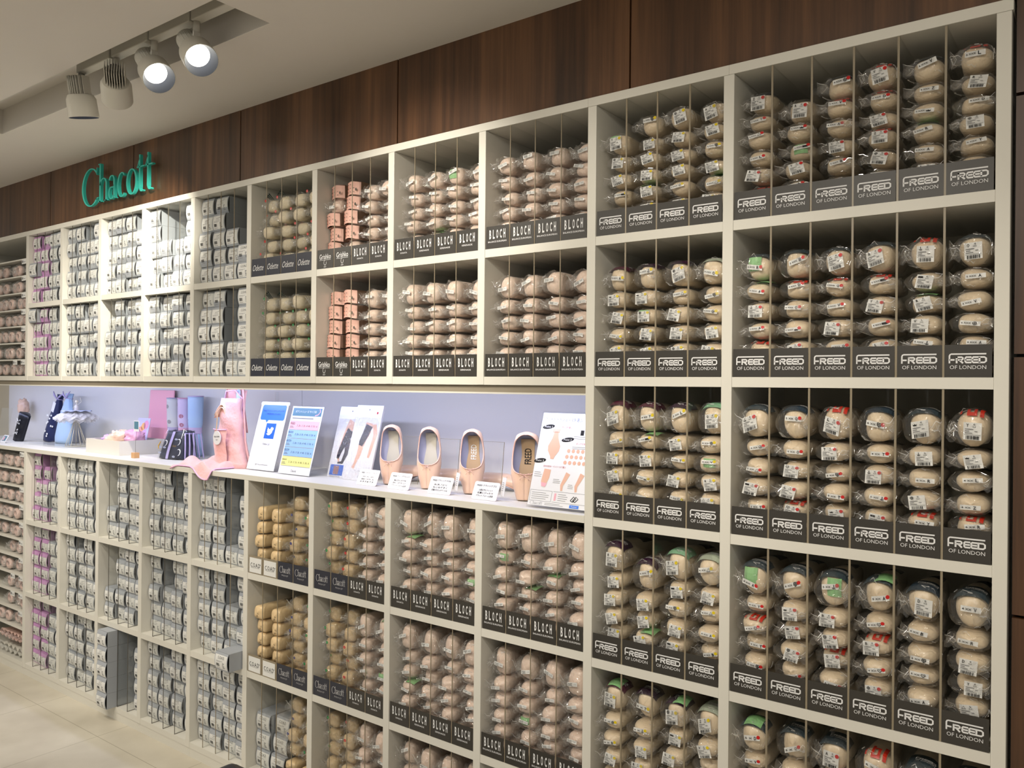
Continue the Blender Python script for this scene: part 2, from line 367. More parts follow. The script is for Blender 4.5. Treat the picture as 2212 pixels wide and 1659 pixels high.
# counter top, niche lining and lighting pelmet
bxo = bx((-1.2, -.0005, CNT-TCN), (4*P+T_/2, DEP, CNT), LAM).build('worktop', bevel=.0012); tag(bxo, 'cream worktop under the pouches, tutu figure and tray', 'worktop')
bxo = bx((4*P+T_/2+.0008, -.0005, CNT-TCN), (9*P, DEP, CNT), LAM).build('worktop', bevel=.0012); tag(bxo, 'cream worktop carrying the satin shoes and printed stands', 'worktop')
NW = mat('niche_white_gloss', (232, 230, 228), .3, .5)
for a, b, lb in ((-1.2, 1.86, 'glossy white back panel behind the pouches and tubes'), (1.862, 9*P, 'glossy white back panel behind the standing shoes')):
    tag(bx((a, DEP-.004, CNT), (b, DEP+.01, Z0-TS-.001), NW).build('niche_panel'), lb, 'panel')
PEL = mat('pelmet_shade', (150, 141, 124), .7, .2)
pl = empty('light_pelmet', (0, 0, Z0-TS)); tag(pl, 'recessed strip under the wall units hiding the niche lights', 'pelmet')
bx((-1.2, .012, -.0225), (9*P, .022, 0), PEL).build('pelmet_board', pl); bx((-1.2, .006, -.0275), (9*P, .024, -.0225), LAM).build('pelmet_lip', pl)
ld = MB(); LED = mat('led_chip', (205, 215, 255), .5, emit=14)
ldb = mat('led_tape', (230, 230, 235), .5)
ld.box((-1.2, .05, -.004), (9*P-.02, .062, -.002), ldb); o = ld.build('led_tape', pl)
lc = MB()
x = -1.15
while x < 9*P-.05: lc.box((x, .053, -.006), (x+.006, .059, -.004), LED); x += .033
lc.build('led_chips', pl)['kind'] = 'stuff'
for a, b in ((-1.2, .8), (.8, 2.2), (2.2, 3.58)):
    q = lamp('niche_led_light', 'AREA', ((a+b)/2, .056, Z0-TS-.012), 1.65*(b-a), (.57, .64, 1.0), shape='RECTANGLE', size=(b-a), size_y=.012); q.rotation_euler = (math.radians(24), 0, 0)

# ------------------------------------------------------------------ shoe boxes
def box_mesh(body, name):
    w, h, L = .0430, .0720, .30; m = MB()
    m.box((-w, .010, 0), (w, L, h), body)
    m.poly([(-w, .0097, .001), (w, .0097, .001), (w, .0097, h-.001), (-w, .0097, h-.001)], GBOXD)
    f = lambda z: .0085-.0075*(1-(2*z/h-1)**2)
    def g(u, v): z = v*h; return (-w+.0006+u*(2*w-.0012), f(z), z)
    m.grid(g, 2, 9, body); m.grid(lambda u, v: (w-.0006-u*(2*w-.0012), f(v*h)+.0009, v*h), 2, 9, GBOXD)
    for sx in (-1, 1): m.grid(lambda u, v: (sx*(w-.0006), f(v*h)+u*.0009*(1), v*h), 2, 9, body)
    return m.mesh(name, False)
BF = lambda x, z: .0085-.0075*(1-(2*min(max(z, 0), .0722)/.0722-1)**2)
def box_label(kind, name='end_label', dz=0):
    m = MB(); x0, x1, z0, z1 = -.0385, .0385, .007+dz, .063+dz
    m.grid(lambda u, v: (x0+u*(x1-x0), BF(0, z0+v*(z1-z0))-.0004, z0+v*(z1-z0)), 2, 8, WHITE)
    fy = lambda x, z: BF(x, z)-.0008
    def bar(a, b, c_, d, mt=GREYP): m.grid(lambda u, v: (a+u*(c_-a), fy(0, b+v*(d-b)), b+v*(d-b)), 2, 3, mt)
    if kind == 'coad': text(m, 'C.O.A.D', 0, z1-.0145, .040, .0095, BLACK, fy); bar(-.022, z1-.0165, .022, z1-.0160)
    elif kind == 'serif': text(m, 'Chacott', 0, z1-.0145, .036, .0095, GREYP, fy); bar(-.022, z1-.019, .022, z1-.018)
    else:
        pts = [(-.015+.032*i/12, z1-.0125+.0028*math.sin(i*1.9)+.00025*i*i*.2) for i in range(13)]; n0 = len(m.v); stroke(m, pts, .0011, BLACK if kind == 'dark' else GREYP, 0)
        for i in range(n0, len(m.v)): v = m.v[i]; m.v[i] = (v[0], fy(0, v[2])-.0002, v[2])
        bar(-.018, z1-.019, .01, z1-.018)
    bar(-.031, z1-.0245, .012, z1-.0235); bar(-.031, z1-.028, -.002, z1-.0272)
    xx = -.030
    while xx < -.010: ww = R.choice((.0008, .0014, .002)); bar(xx, z0+.010, xx+ww, z0+.022, BLACK if kind != 'serif' else GREYP); xx += ww+R.choice((.0008, .0013))
    bar(-.031, z0+.004, -.008, z0+.0052)
    for zz_, ww in ((.0235, .011), (.018, .007), (.012, .012), (.006, .015)): bar(.010, z0+zz_, .010+ww, z0+zz_+.0028)
    return m.mesh(name, False)
GB = box_mesh(GBOX, 'shoe_box'); PB = box_mesh(PBOX, 'mauve_box')
BL = {k: box_label(k) for k in ('script', 'dark', 'serif', 'coad')}
U1, U2 = Z0+ROW, Z0
TIER = {0: ('top tier', U1), 1: ('second tier', U2), 2: ('tier under counter', LZ[0]), 3: ('middle lower tier', LZ[1]), 4: ('bottom tier', LZ[2])}
CNTS = {0: [(5,5,5,5), (5,5,5,5), (5,4,3,5), (5,5,4,5), (5,5,4,5)],
        1: [(5,5,4,5), (5,5,5,5), (5,5,5,5), (5,4,5,4), (5,5,5,5)],
        2: [(5,5,5,4), (4,5,5,5), (2,5,5,5), (2,5,5,5), (4,5,0,4)],
        3: [(5,3,3,5), (5,5,5,5), (5,5,3,5), (5,3,5,5), (5,4,5,5)],
        4: [(5,5,3,2), (5,5,2,5), (5,5,1,4), (5,5,3,5), (5,5,5,5)]}
ORD = ['first', 'second', 'third', 'fourth', 'fifth', 'sixth']
BAYN = ['leftmost box bay', 'second box bay', 'third box bay', 'fourth box bay', 'fifth box bay']
def fromtop(i, n):   # i counts from the bottom
    k = n-1-i
    return 'topmost' if k == 0 else ('lowest' if i == 0 else ORD[k]+' from top')
rest = MB(); nstuff = 0; ngrey = 0
def lab_kind(b, s, tier, k):
    if b == 4: return ('dark' if (k+s) % 2 else 'script') if s < 2 else 'coad'
    if b == 3: return ('script', 'serif', 'serif', 'dark')[s]
    return 'script'
rb = random.Random(21)
order = []
for b in (4, 3, 2, 1, 0):
    for t in range(5):
        for s in range(4):
            for k in range(CNTS[b][t][s]): order.append((b, t, s, k))
for b, t, s, k in order:
    if (b, t, s, k) == (4, 3, 3, 0): continue
    tn, zb = TIER[t]; a, c2 = BAYX[b]; lane = (c2-a)/4; n = CNTS[b][t][s]
    jx = rb.uniform(-.0012, .0012); yy = .018+rb.random()**2*.022; rz = rb.uniform(-.002, .002)
    if t >= 2: yy += .012
    if b == 2 and t == 4 and s == 1: yy = -.052; jx = -.001
    if (b, t, s) in ((0, 0, 0), (0, 1, 0)) and k in ((2,) if t == 0 else (4,)): yy = .0
    x = a+lane*(s+.5)+jx; z = zb+k*.0727+.0004
    pink = b == 0 and s < 2 and not ((t, s, k) in ((0, 0, 2), (1, 0, 4), (2, 1, 1), (3, 0, 4)))
    ds = ('grey' if not pink else 'mauve')
    lb = f"{ds} box, {ORD[s]} stack, {fromtop(k, n)}, {tn}, {BAYN[b]}"
    if (b, t, s) == (2, 4, 1): lb = f"grey box sticking out over the kick board, {fromtop(k, n)}, third box bay"
    if pink or ngrey < 300:
        if not pink: ngrey += 1
        o = inst(PB if pink else GB, 'mauve_box' if pink else 'shoe_box', None, (x, yy, z), (0, 0, rz))
        tag(o, lb, 'shoe box', 'mauve boxes in the leftmost box bay' if pink else f'grey boxes stacked on the {tn}')
        inst(BL[lab_kind(b, s, t, k)], 'end_label', o, (rb.uniform(-.001, .001), 0, rb.choice((0, .001, .003)) if t < 2 else -.002))
    else:
        nstuff += 1; M_ = Matrix.Translation((x, yy, z)) @ Matrix.Rotation(rz, 4, 'Z')
        for me in (GB, BL[lab_kind(b, s, t, k)]):
            vs = [M_ @ v.co for v in me.vertices]
            o0 = len(rest.v); rest.v += [tuple(v) for v in vs]
            for p in me.polygons: rest.f.append([i+o0 for i in p.vertices]); rest.m.append(rest.mi(me.materials[p.material_index]))
tag(rest.build('shoe_boxes'), 'remaining small grey boxes packed in the two leftmost box bays', 'shoe boxes', None, 'stuff')
def gbox(x, y, z, lb, rz=0, lab='coad', rx=0):
    o = inst(GB, 'shoe_box', None, (x, y, z), (rx, 0, rz)); tag(o, lb, 'shoe box'); inst(BL[lab], 'end_label', o)
gbox(4*P+T_+.093*3.5, -.068, LZ[1]+.0004, 'grey box pulled well forward over the shelf edge, fifth box bay', 0)
a5 = BAYX[5][0]
for s_ in range(2):
    for k in range(3):
        gbox(a5+.046+s_*.093, .045+.012*k*s_, LZ[2]+.0004+k*.0727, f"grey box, {('left','right')[s_]} stack, {fromtop(k, 3)}, bottom tier beside the clear-bagged gold shoes")

# ------------------------------------------------------------------ brand cards
def card_mesh(kind, w, h=.070):
    m = MB(); c_ = CARDN if kind in ('odette', 'serif') else CARD
    if kind == 'coad':
        m.box((-w/2, 0, 0), (w/2, .0012, h), ACED)
        m.box((-w/2+.006, -.0008, .004), (w/2-.006, 0, h-.008), WHITE)
    else: m.box((-w/2, 0, 0), (w/2, .0012, h), c_)
    t = MB(); y = -.0010
    if kind == 'freed': logo_bar(t, 0, .030, w*.78, LETT, y)
    elif kind in ('sonata', 'serenade', 'balance'):
        [text(t, ch, w*(-.315+.1575*i_), .030, w*.085, .028, LETT, y=y, bold=.03) for i_, ch in enumerate('BLOCH')]
        text(t, {'sonata': 'SONATA', 'serenade': 'SERENADE', 'balance': 'BALANCE EUROPEAN'}[kind], 0, .0185, w*{'sonata': .36, 'serenade': .5, 'balance': .82}[kind], .0052, LETT, y=y, bold=.01)
    elif kind == 'odette': text(t, 'Odette', -w*.04, .022, w*.78, .024, LETT, y=y, shear=.28)
    elif kind == 'grishko':
        text(t, 'Grishko', 0, .034, w*.72, .019, LETT, y=y, bold=.01); stroke(t, [(-w*.36, .031), (w*.36, .031)], .0012, LETT, y)
        stroke(t, arc(0, .0215, .0065, .0095, 70, 380, 16), .0016, LETT, y); text(t, '2007', 0, .0035, .014, .005, LETT, y=y)
    elif kind == 'serif': logo_serif(t, -w*.38, .030, w*.78, .024, LETT, y); text(t, 'チャコット ピア', 0, .0165, w*.44, .0065, LETT, y=y)
    elif kind == 'coad': text(t, 'C.O.A.D', 0, .026, w*.68, .016, BLACK, y=-.0014); stroke(t, [(-w*.32, .023), (w*.32, .023)], .0007, BLACK, -.0014); text(t, '+', w*.37, .036, .006, .006, BLACK, y=-.0014)
    return m.mesh('brand_card', False), t.mesh('lettering', False)
CM = {}
DESC = {'freed': 'charcoal card with white block capitals under a bar', 'sonata': 'charcoal card with tall white capitals and short second line', 'serenade': 'charcoal card with tall white capitals over smaller capitals',
        'balance': 'charcoal card with tall white capitals, two-word second line', 'odette': 'navy card with white slanted script', 'grishko': 'charcoal card with looped white lettering', 'serif': 'navy card with thin white serif lettering', 'coad': 'white card in clear holder with thin capitals'}
SH = {'freed': 'charcoal card, barred block capitals', 'sonata': 'charcoal card, tall white capitals', 'serenade': 'charcoal card, tall capitals', 'balance': 'charcoal card, tall capitals', 'odette': 'navy card, slanted script', 'grishko': 'charcoal card, looped lettering', 'serif': 'navy card, serif lettering', 'coad': 'white card, thin capitals'}
BAYL = {10: 'rightmost tall bay', 9: 'narrow tall bay', 8: 'bay beside tall units', 7: 'second bay left of tall units', 6: 'third bay left of tall units', 5: 'bay beside the boxes'}
SHN = {U1: 'top shelf', U2: 'second shelf', TZ[2]: 'third shelf', TZ[3]: 'fourth shelf', TZ[4]: 'fifth shelf', LZ[0]: 'shelf under counter', LZ[1]: 'lower middle shelf', LZ[2]: 'bottom shelf'}
def card(kind, b, lane, n, z):
    a, c2 = BAYX[b]; lw = (c2-a)/n; w_ = round(lw-.0055, 4); k = (kind, w_)
    if k not in CM: CM[k] = card_mesh(kind, w_)
    cm, tm = CM[k]
    dx = R.uniform(-.0006, .0006)
    o = inst(cm, 'brand_card', None, (a+lw*(lane+.5)+dx, .0032, z+.0005), (R.uniform(-.015, .01), 0, 0))
    tag(o, f"{SH[kind]}, {ORD[lane]} lane, {SHN[z]}, {BAYL[b]}", 'card', 'brand cards along the shelf fronts'); inst(tm, 'lettering', o)

# ------------------------------------------------------------------ bagged shoes
def shoe_mesh(name, m, w=.038, h=.0255, L=.235, toe=.03, sq=2.6, pleat=.5, seed=1, dark=True, zc=None, lift=.0):
    """A satin shoe pair lying sole to sole, toe end at y=0, rounded box section, tapering to the heel."""
    rr = random.Random(seed); mb = MB(); nu, nv = 30, 22; zc = zc or h; ph = rr.random()*6
    ys = [0, .0006, .0022, .0055, .010, .016, .026, .04, .06, .08, .10, .12, .14, .16, .18, .20, .215, .228, .235]
    ys = [y*L/.235 for y in ys]
    def fn(u, v):
        i = v*(len(ys)-1); y = ys[int(round(i))]; a = 2*PI*u
        q = min(1, y/toe); e = (1-(1-q)**2.4)**.5 if q < 1 else 1
        if y == 0: e = .12
        t = max(0, (y-.08)/(L-.08)); ww = w*e*(1-.30*t**1.6); hh = h*e*(1-.42*t**1.4)
        ce = max(0, (y-(L-.03))/.03); ww *= (1-.5*ce**2); hh *= (1-.5*ce**2)
        ca, sa = math.cos(a), math.sin(a); p = 2/sq
        x = ww*math.copysign(abs(ca)**p, ca); z = hh*math.copysign(abs(sa)**p, sa)
        pl = pleat*.0013*math.sin(a*15+ph)*max(0, -sa)*math.exp(-((y-.012)/.016)**2)
        k = 1+.035*math.sin(3*a+ph+y*30)+.02*math.sin(y*70+ph*2+a*2)
        return (x*k+pl*ca*2, y+.002*math.sin(2*a+ph)*(1-e), zc+z*k+pl+lift*(y/L))
    mb.grid(fn, nu, len(ys), m, closeu=True, cap=True)
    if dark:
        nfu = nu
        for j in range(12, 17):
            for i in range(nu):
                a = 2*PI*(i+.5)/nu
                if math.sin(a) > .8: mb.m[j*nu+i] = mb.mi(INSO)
    return mb.mesh(name, True)
def bag_mesh(name, m, w=.0455, h=.0285, L=.27, seed=1, wing=-1, crump=.004, zc=None):
    rr = random.Random(seed); mb = MB(); nu = 26; ys = [-.006, -.002, .008, .02, .04, .07, .10, .14, .18, .22, L]; ph = rr.random()*10; zc = zc or h-.002
    def nz(p, s): return noise.noise(Vector((p[0]*s+ph, p[1]*s, p[2]*s)))
    def fn(u, v):
        j = int(round(v*(len(ys)-1))); y = ys[j]; a = 2*PI*u; ca, sa = math.cos(a), math.sin(a)
        e = (.2, .72, .93, 1, 1, 1, .98, .94, .88, .75, .5)[j]; p = 2/2.3
        x = w*e*math.copysign(abs(ca)**p, ca); z = h*e*math.copysign(abs(sa)**p, sa)
        if ca*wing > .3: x *= 1+.10*(ca*wing)*(1 if j < 5 else .3); z *= 1-.25*abs(ca)
        q = (x, y, z); d = crump*(nz(q, 60)+.6*nz(q, 150))
        sh = max(0, 1)
        return (max(-.0446, min(.0446, x+d*ca*1.2)), y+crump*.8*nz((z, x, y), 80)*(1 if j < 3 else .3), max(.0005, zc+z+d*sa))
    mb.grid(fn, nu, len(ys), m, closeu=True, cap=False)
    vs = [fn(i/nu, 0) for i in range(nu)]; cz = sum(v[2] for v in vs)/nu
    mb.add(vs+[(0, -.004, cz)], [(i, nu, (i+1) % nu) for i in range(nu)], m)
    # loose corner of film beside the toe
    def wn(u, v):
        x = wing*(.020+.0255*u); y = -.009+.05*v+.008*math.sin(u*5+ph)*v; z = zc+(.004+.012*u)*math.sin(v*7+ph)+.010*nz((x, y, 0), 90)
        return (x, y, max(.001, z))
    mb.grid(wn, 5, 5, m)
    mb.grid(lambda u, v: (wing*(.010+.035*u), -.008+.004*math.sin(9*u+ph), max(.001, zc-.018+.036*v*(1-.5*u)+.004*math.sin(u*11+v*4+ph))), 6, 4, m)
    def line(pts, w_):  # whitish strip drawn as a crease highlight
        n0 = len(mb.v); vs = []
        for i, p in enumerate(pts):
            a = Vector(pts[max(i-1, 0)]); b = Vector(pts[min(i+1, len(pts)-1)]); d = (b-a).normalized(); sd = Vector((-d.z, 0, d.x)); sd = sd.normalized() if sd.length > .01 else Vector((1, 0, 0))
            ww = w_*math.sin(PI*(i+.6)/(len(pts)+.2)); vs += [Vector(p)+sd*ww, Vector(p)-sd*ww]
        mb.add([(max(-.0446, min(.0446, q.x)), q.y-.0006, max(.001, q.z)) for q in vs], [(2*i, 2*i+1, 2*i+3, 2*i+2) for i in range(len(pts)-1)], FEDGE)
    line([wn(1, k/6) for k in range(7)], .0006); line([wn(k/6, 0) for k in range(7)], .0007)
    for q in range(5):
        j = rr.uniform(0, .5); u0 = rr.uniform(.2, .8)
        line([wn(min(1, max(0, u0+.25*math.sin(k*1.3+q))), min(1, j+k*.09)) for k in range(5)], rr.uniform(.0003, .0009))
    for q in range(7):
        u0 = rr.random(); v0 = rr.choice((.1, .2, .2, .3, .3, .4, .5)); 
        def fc(u, v):
            f0 = v*(len(ys)-1); j = int(f0); t = f0-j; a = Vector(fn(u, j/(len(ys)-1))); b = Vector(fn(u, min(1, (j+1)/(len(ys)-1)))); return a.lerp(b, t)
        line([fc(u0+.018*k*rr.choice((1, 1, -.3)), min(.99, v0+.04*k*rr.random())) for k in range(5)], rr.uniform(.0003, .0010))
    return mb.mesh(name, False)
def crown(m, cx, z, s, y, mt, fy=None):
    p = [(-1, 0), (1, 0), (1.2, 1.1), (.55, .55), (0, 1.2), (-.55, .55), (-1.2, 1.1)]
    m.poly([(cx+a*s, y, z+b*s) for a, b in p], mt)
def shield(m, cx, z, s, y, mt):
    stroke(m, [(cx+a*s, z+b*s) for a, b in ((-.8, 2), (.8, 2), (.8, .8), (0, 0), (-.8, .8), (-.8, 2))], s*.35, mt, y); stroke(m, [(cx, z), (cx, z+2*s)], s*.3, mt, y); stroke(m, [(cx-.8*s, z+1.2*s), (cx+.8*s, z+1.2*s)], s*.3, mt, y)
def symbol(m, sy, cx, z, s, y):
    if sy == 'crown': crown(m, cx, z, s*.55, y, BLACK)
    elif sy == 'shield': shield(m, cx, z-s*.1, s*.6, y, BLACK)
    elif sy == 'tri': stroke(m, [(cx-s*.6, z), (cx+s*.6, z), (cx, z+s), (cx-s*.6, z), (cx+s*.6, z)], s*.16, BLACK, y)
    elif sy == 'block': m.poly([(cx-s*.8, y, z+.1*s), (cx+s*.8, y, z+.1*s), (cx+s*.8, y, z+.8*s), (cx-s*.8, y, z+.8*s)], BLACK)
    elif sy == 'heart': stroke(m, [(cx, z), (cx-.6*s, z+.6*s), (cx-.45*s, z+s), (cx, z+.75*s), (cx+.45*s, z+s), (cx+.6*s, z+.6*s), (cx, z)], s*.18, BLACK, y)
    elif sy == 'star':
        stroke(m, [(cx+s*.6*(1 if i % 2 == 0 else .45)*math.sin(PI*i/5), z+s*.5+s*.6*(1 if i % 2 == 0 else .45)*math.cos(PI*i/5)) for i in range(11)], s*.14, BLACK, y)
    elif sy == 'cross': stroke(m, arc(cx, z+s*.5, s*.5, s*.5, 0, 360, 12), s*.15, BLACK, y); stroke(m, [(cx, z), (cx, z+s)], s*.15, BLACK, y); stroke(m, [(cx-s*.5, z+s*.5), (cx+s*.5, z+s*.5)], s*.15, BLACK, y)
    elif sy == 'anchor': stroke(m, [(cx, z+s*1.1), (cx, z)], s*.2, BLACK, y); stroke(m, arc(cx, z+s*.45, s*.5, s*.45, 200, 340, 8), s*.2, BLACK, y)
    else: text(m, sy, cx, z, s*(.75 if len(sy) == 1 else .5*len(sy)), s, BLACK, y=y, bold=.02)
STK = {}
def sticker(kind, sy, size, dot):
    k = (kind, sy, size, dot)
    if k in STK: return STK[k]
    m = MB(); d = MB(); bend = 9
    if kind == 'strip':
        m.poly([(-.020, 0, -.0058), (.020, 0, -.0058), (.020, 0, .0062), (-.020, 0, .0062)], WHITE)
        text(m, size, -.008, -.0022, .019, .0042, BLACK, y=-.0004, bold=.01); symbol(m, sy, .0085, -.0038, .0078, -.0004); dc = (.0165, .0025)
    elif kind == 'big':
        m.poly([(-.018, 0, -.018), (.018, 0, -.018), (.018, 0, .018), (-.018, 0, .018)], WHITE)
        symbol(m, sy, -.010, .0085, .0066, -.0004); text(m, size.split()[0], .0035, .0125, .004, .0036, BLACK, y=-.0004); text(m, size.split()[-1], .0035, .0075, .0075, .0034, BLACK, y=-.0004)
        for z, a, b in ((.004, -.015, .002), (0, -.015, -.006), (-.004, -.015, .0), (0, .004, .010)): m.poly([(a, -.0004, z-.0006), (b, -.0004, z-.0006), (b, -.0004, z+.0007), (a, -.0004, z+.0007)], GREYP)
        m.poly([(-.016, -.0004, -.0078), (.016, -.0004, -.0078), (.016, -.0004, -.0073), (-.016, -.0004, -.0073)], BLACK)
        x = -.013
        while x < .012: w_ = R.choice((.0007, .0012, .0018)); m.poly([(x, -.0004, -.017), (x+w_, -.0004, -.017), (x+w_, -.0004, -.0095), (x, -.0004, -.0095)], BLACK); x += w_+R.choice((.0007, .0014))
        dc = (.0135, .012)
    else:  # two-line slip
        m.poly([(-.017, 0, -.0055), (.017, 0, -.0055), (.017, 0, .0055), (-.017, 0, .0055)], WHITE)
        text(m, sy, -.0065, .0008, .014, .0026, BLACK, y=-.0004, bold=.02); text(m, 'EUROPEAN' if 'BAL' in sy else 'XX', -.0065, -.0034, .014 if 'BAL' in sy else .006, .0026, BLACK, y=-.0004, bold=.02)
        text(m, size, .0095, -.0012, .0085, .003, GREYP, y=-.0004); dc = (0, 0)
    if dot: d.poly([(dc[0]+.0044*math.cos(2*PI*i/14), -.0008, dc[1]+.0044*math.sin(2*PI*i/14)) for i in range(14)], RED if dot == 'r' else YEL)
    for q in (m, d): q.v = [(x, y+bend*x*x*.6+3*z*z, z) for x, y, z in q.v]
    r = (m.mesh('price_sticker', False), d.mesh('colour_dot', False) if dot else None); STK[k] = r; return r
def band_mesh(kind, zc, h, w):
    """Printed band of the bag over the top of the toe."""
    m = MB(); cm = {'slate': mat('slate_print', (58, 70, 76), .3, .5), 'navy': mat('blue_print', (50, 64, 76), .3, .5), 'plum': mat('plum_print', (88, 28, 52), .3, .5), 'purple': mat('purple_print', (52, 22, 48), .3, .5), 'mint': mat('mint_print', (138, 190, 150), .35, .5), 'red': mat('red_print', (214, 52, 34), .35, .5), 'white': mat('frost_print', (176, 186, 164), .4, .5)}[kind]
    def S(x, y): # on top of the bag: x across, y along
        q = max(0, min(1, y/.03)); e = (1-(1-q)**2.4)**.5
        s_ = min(.98, abs(x)/w); return (x, y, zc+h*e*(1-s_**2.6)**(1/2.6)+.0025)
    def G(a0, a1, b0, b1, nu=11, nv=6, mt=cm, dz=0):
        m.grid(lambda u, v: (lambda p: (p[0], p[1], p[2]+dz))(S(a0+(a1-a0)*u, b0+(b1-b0)*v)), nu, nv, mt)
    if kind == 'red':
        G(-.010, .010, .006, .012); G(-.010, -.004, .012, .046); G(.004, .010, .012, .030); G(-.010, .010, .030, .037); G(.016, .024, .005, .05); G(-.024, -.020, .010, .022); G(-.024, -.016, .026, .029)
    else:
        G(-w*.93, w*.93, .0075, .062)
        t = MB(); logo_bar(t, .008, .032, .042, LETT)
        vs = [S(x, z) for x, y, z in t.v]; m.add([(a, b, c_+.0008) for a, b, c_ in vs], t.f, LETT)
    return m.mesh('printed_band', False)
SLIP = {}
def slip_mesh(i, w, h, zc):
    rr = random.Random(50+i); m = MB(); cx = rr.uniform(-.012, .014)
    if i % 2: # over the front
        m.grid(lambda u, v: (cx-.017+.034*u, -.002+.006*(2*u-1)**2+.004*(2*v-1)**2, zc-h*.35+h*1.1*v), 5, 4, GREEN)
    else:
        m.grid(lambda u, v: (cx-.022+.044*u, .006+.05*v, zc+h*.80+.006*math.sin(v*2.4)-.004*(2*u-1)**2+.0045), 6, 5, GREEN)
    return m.mesh('green_slip', False)
FRW = [shoe_mesh('satin_shoe', SATIN, w=.0330, h=.0252, seed=i, sq=2.2+.12*i, toe=.034) for i in range(4)]
FRB = [bag_mesh('clear_bag', FILM, seed=i, wing=(-1 if i % 4 else 1), w=.0435, h=.0272) for i in range(6)]
BLW = [shoe_mesh('satin_shoe', SATP, w=.0315, h=.0258, seed=10+i, sq=2.35+.2*i, toe=.026, pleat=.9) for i in range(4)]
BLB = [bag_mesh('clear_bag', FILMB, seed=20+i, wing=-1, w=.0425, h=.0275, crump=.0055) for i in range(6)]
ODW = [shoe_mesh('canvas_shoe', CANV, w=.0335, h=.0235, seed=30+i, sq=3.0, toe=.018, pleat=0, dark=False) for i in range(3)]
GDW = [shoe_mesh('satin_shoe', SATG, w=.0320, h=.0245, seed=40+i, sq=3.1, toe=.014, pleat=.2, dark=True) for i in range(3)]
BANDS = {k: band_mesh(k, .025, .025, .0375) for k in ('slate', 'navy', 'plum', 'purple', 'mint', 'red', 'white')}
SLIPS = [slip_mesh(i, .0375, .025, .025) for i in range(4)]
SYM = ['T', 'crown', 'O', 'Y', 'Z', 'tri', 'L', 'shield', 'B', 'cross', 'Q', 'A', 'block', 'anchor', 'R', 'V', 'heart', 'D']
SYMW = {'tri': 'a triangle', 'crown': 'a crown', 'shield': 'a shield', 'cross': 'a ringed cross', 'block': 'a black block', 'anchor': 'an anchor', 'heart': 'a heart', 'star': 'a star'}
hid = MB()
def hidden_layer(b, n, z, lanes, me):
    a, c2 = BAYX[b]; lw = (c2-a)/n
    for l in lanes:
        o0 = len(hid.v); hid.v += [(v.co.x+a+lw*(l+.5), v.co.y+.03, v.co.z*.72+z+.0035) for v in me.vertices]
        for p in me.polygons: hid.f.append([i+o0 for i in p.vertices]); hid.m.append(hid.mi(me.materials[p.material_index]))
rs = random.Random(5)
BANDPLAN = {(10, 0): {0: 'slate', 2: 'slate', 3: 'red', 4: 'slate', 5: 'red'}, (10, 1): {0: 'slate', 1: 'slate', 2: 'slate', 3: 'slate', 4: 'red', 5: 'slate'}, (10, 2): {0: 'slate', 1: 'navy', 2: 'red', 3: 'navy', 4: 'slate', 5: 'red'},
            (10, 3): {0: 'slate', 1: 'slate', 2: 'slate', 3: 'slate', 4: 'navy', 5: 'slate'}, (10, 4): {0: 'slate', 1: 'slate', 2: 'slate', 3: 'red', 4: 'slate', 5: 'slate'},
            (9, 0): {}, (9, 1): {0: 'plum', 1: 'purple', 2: 'purple', 3: 'white'}, (9, 2): {0: 'plum', 1: 'plum', 2: 'purple', 3: 'mint'}, (9, 3): {0: 'purple', 1: 'purple', 2: 'mint', 3: 'white'}, (9, 4): {0: 'plum', 1: 'purple', 2: 'purple', 3: 'white'}}
GSL = {(10, 0, 1, 2), (10, 0, 4, 2), (10, 1, 0, 4), (10, 1, 0, 3), (10, 1, 4, 2), (10, 3, 0, 4), (10, 3, 2, 4), (10, 3, 3, 4), (10, 4, 0, 4), (9, 0, 0, 4), (9, 0, 3, 1), (9, 0, 1, 1), (9, 1, 1, 2), (9, 2, 1, 3), (9, 2, 3, 2), (9, 3, 1, 0), (9, 4, 0, 4), (9, 4, 2, 4)}
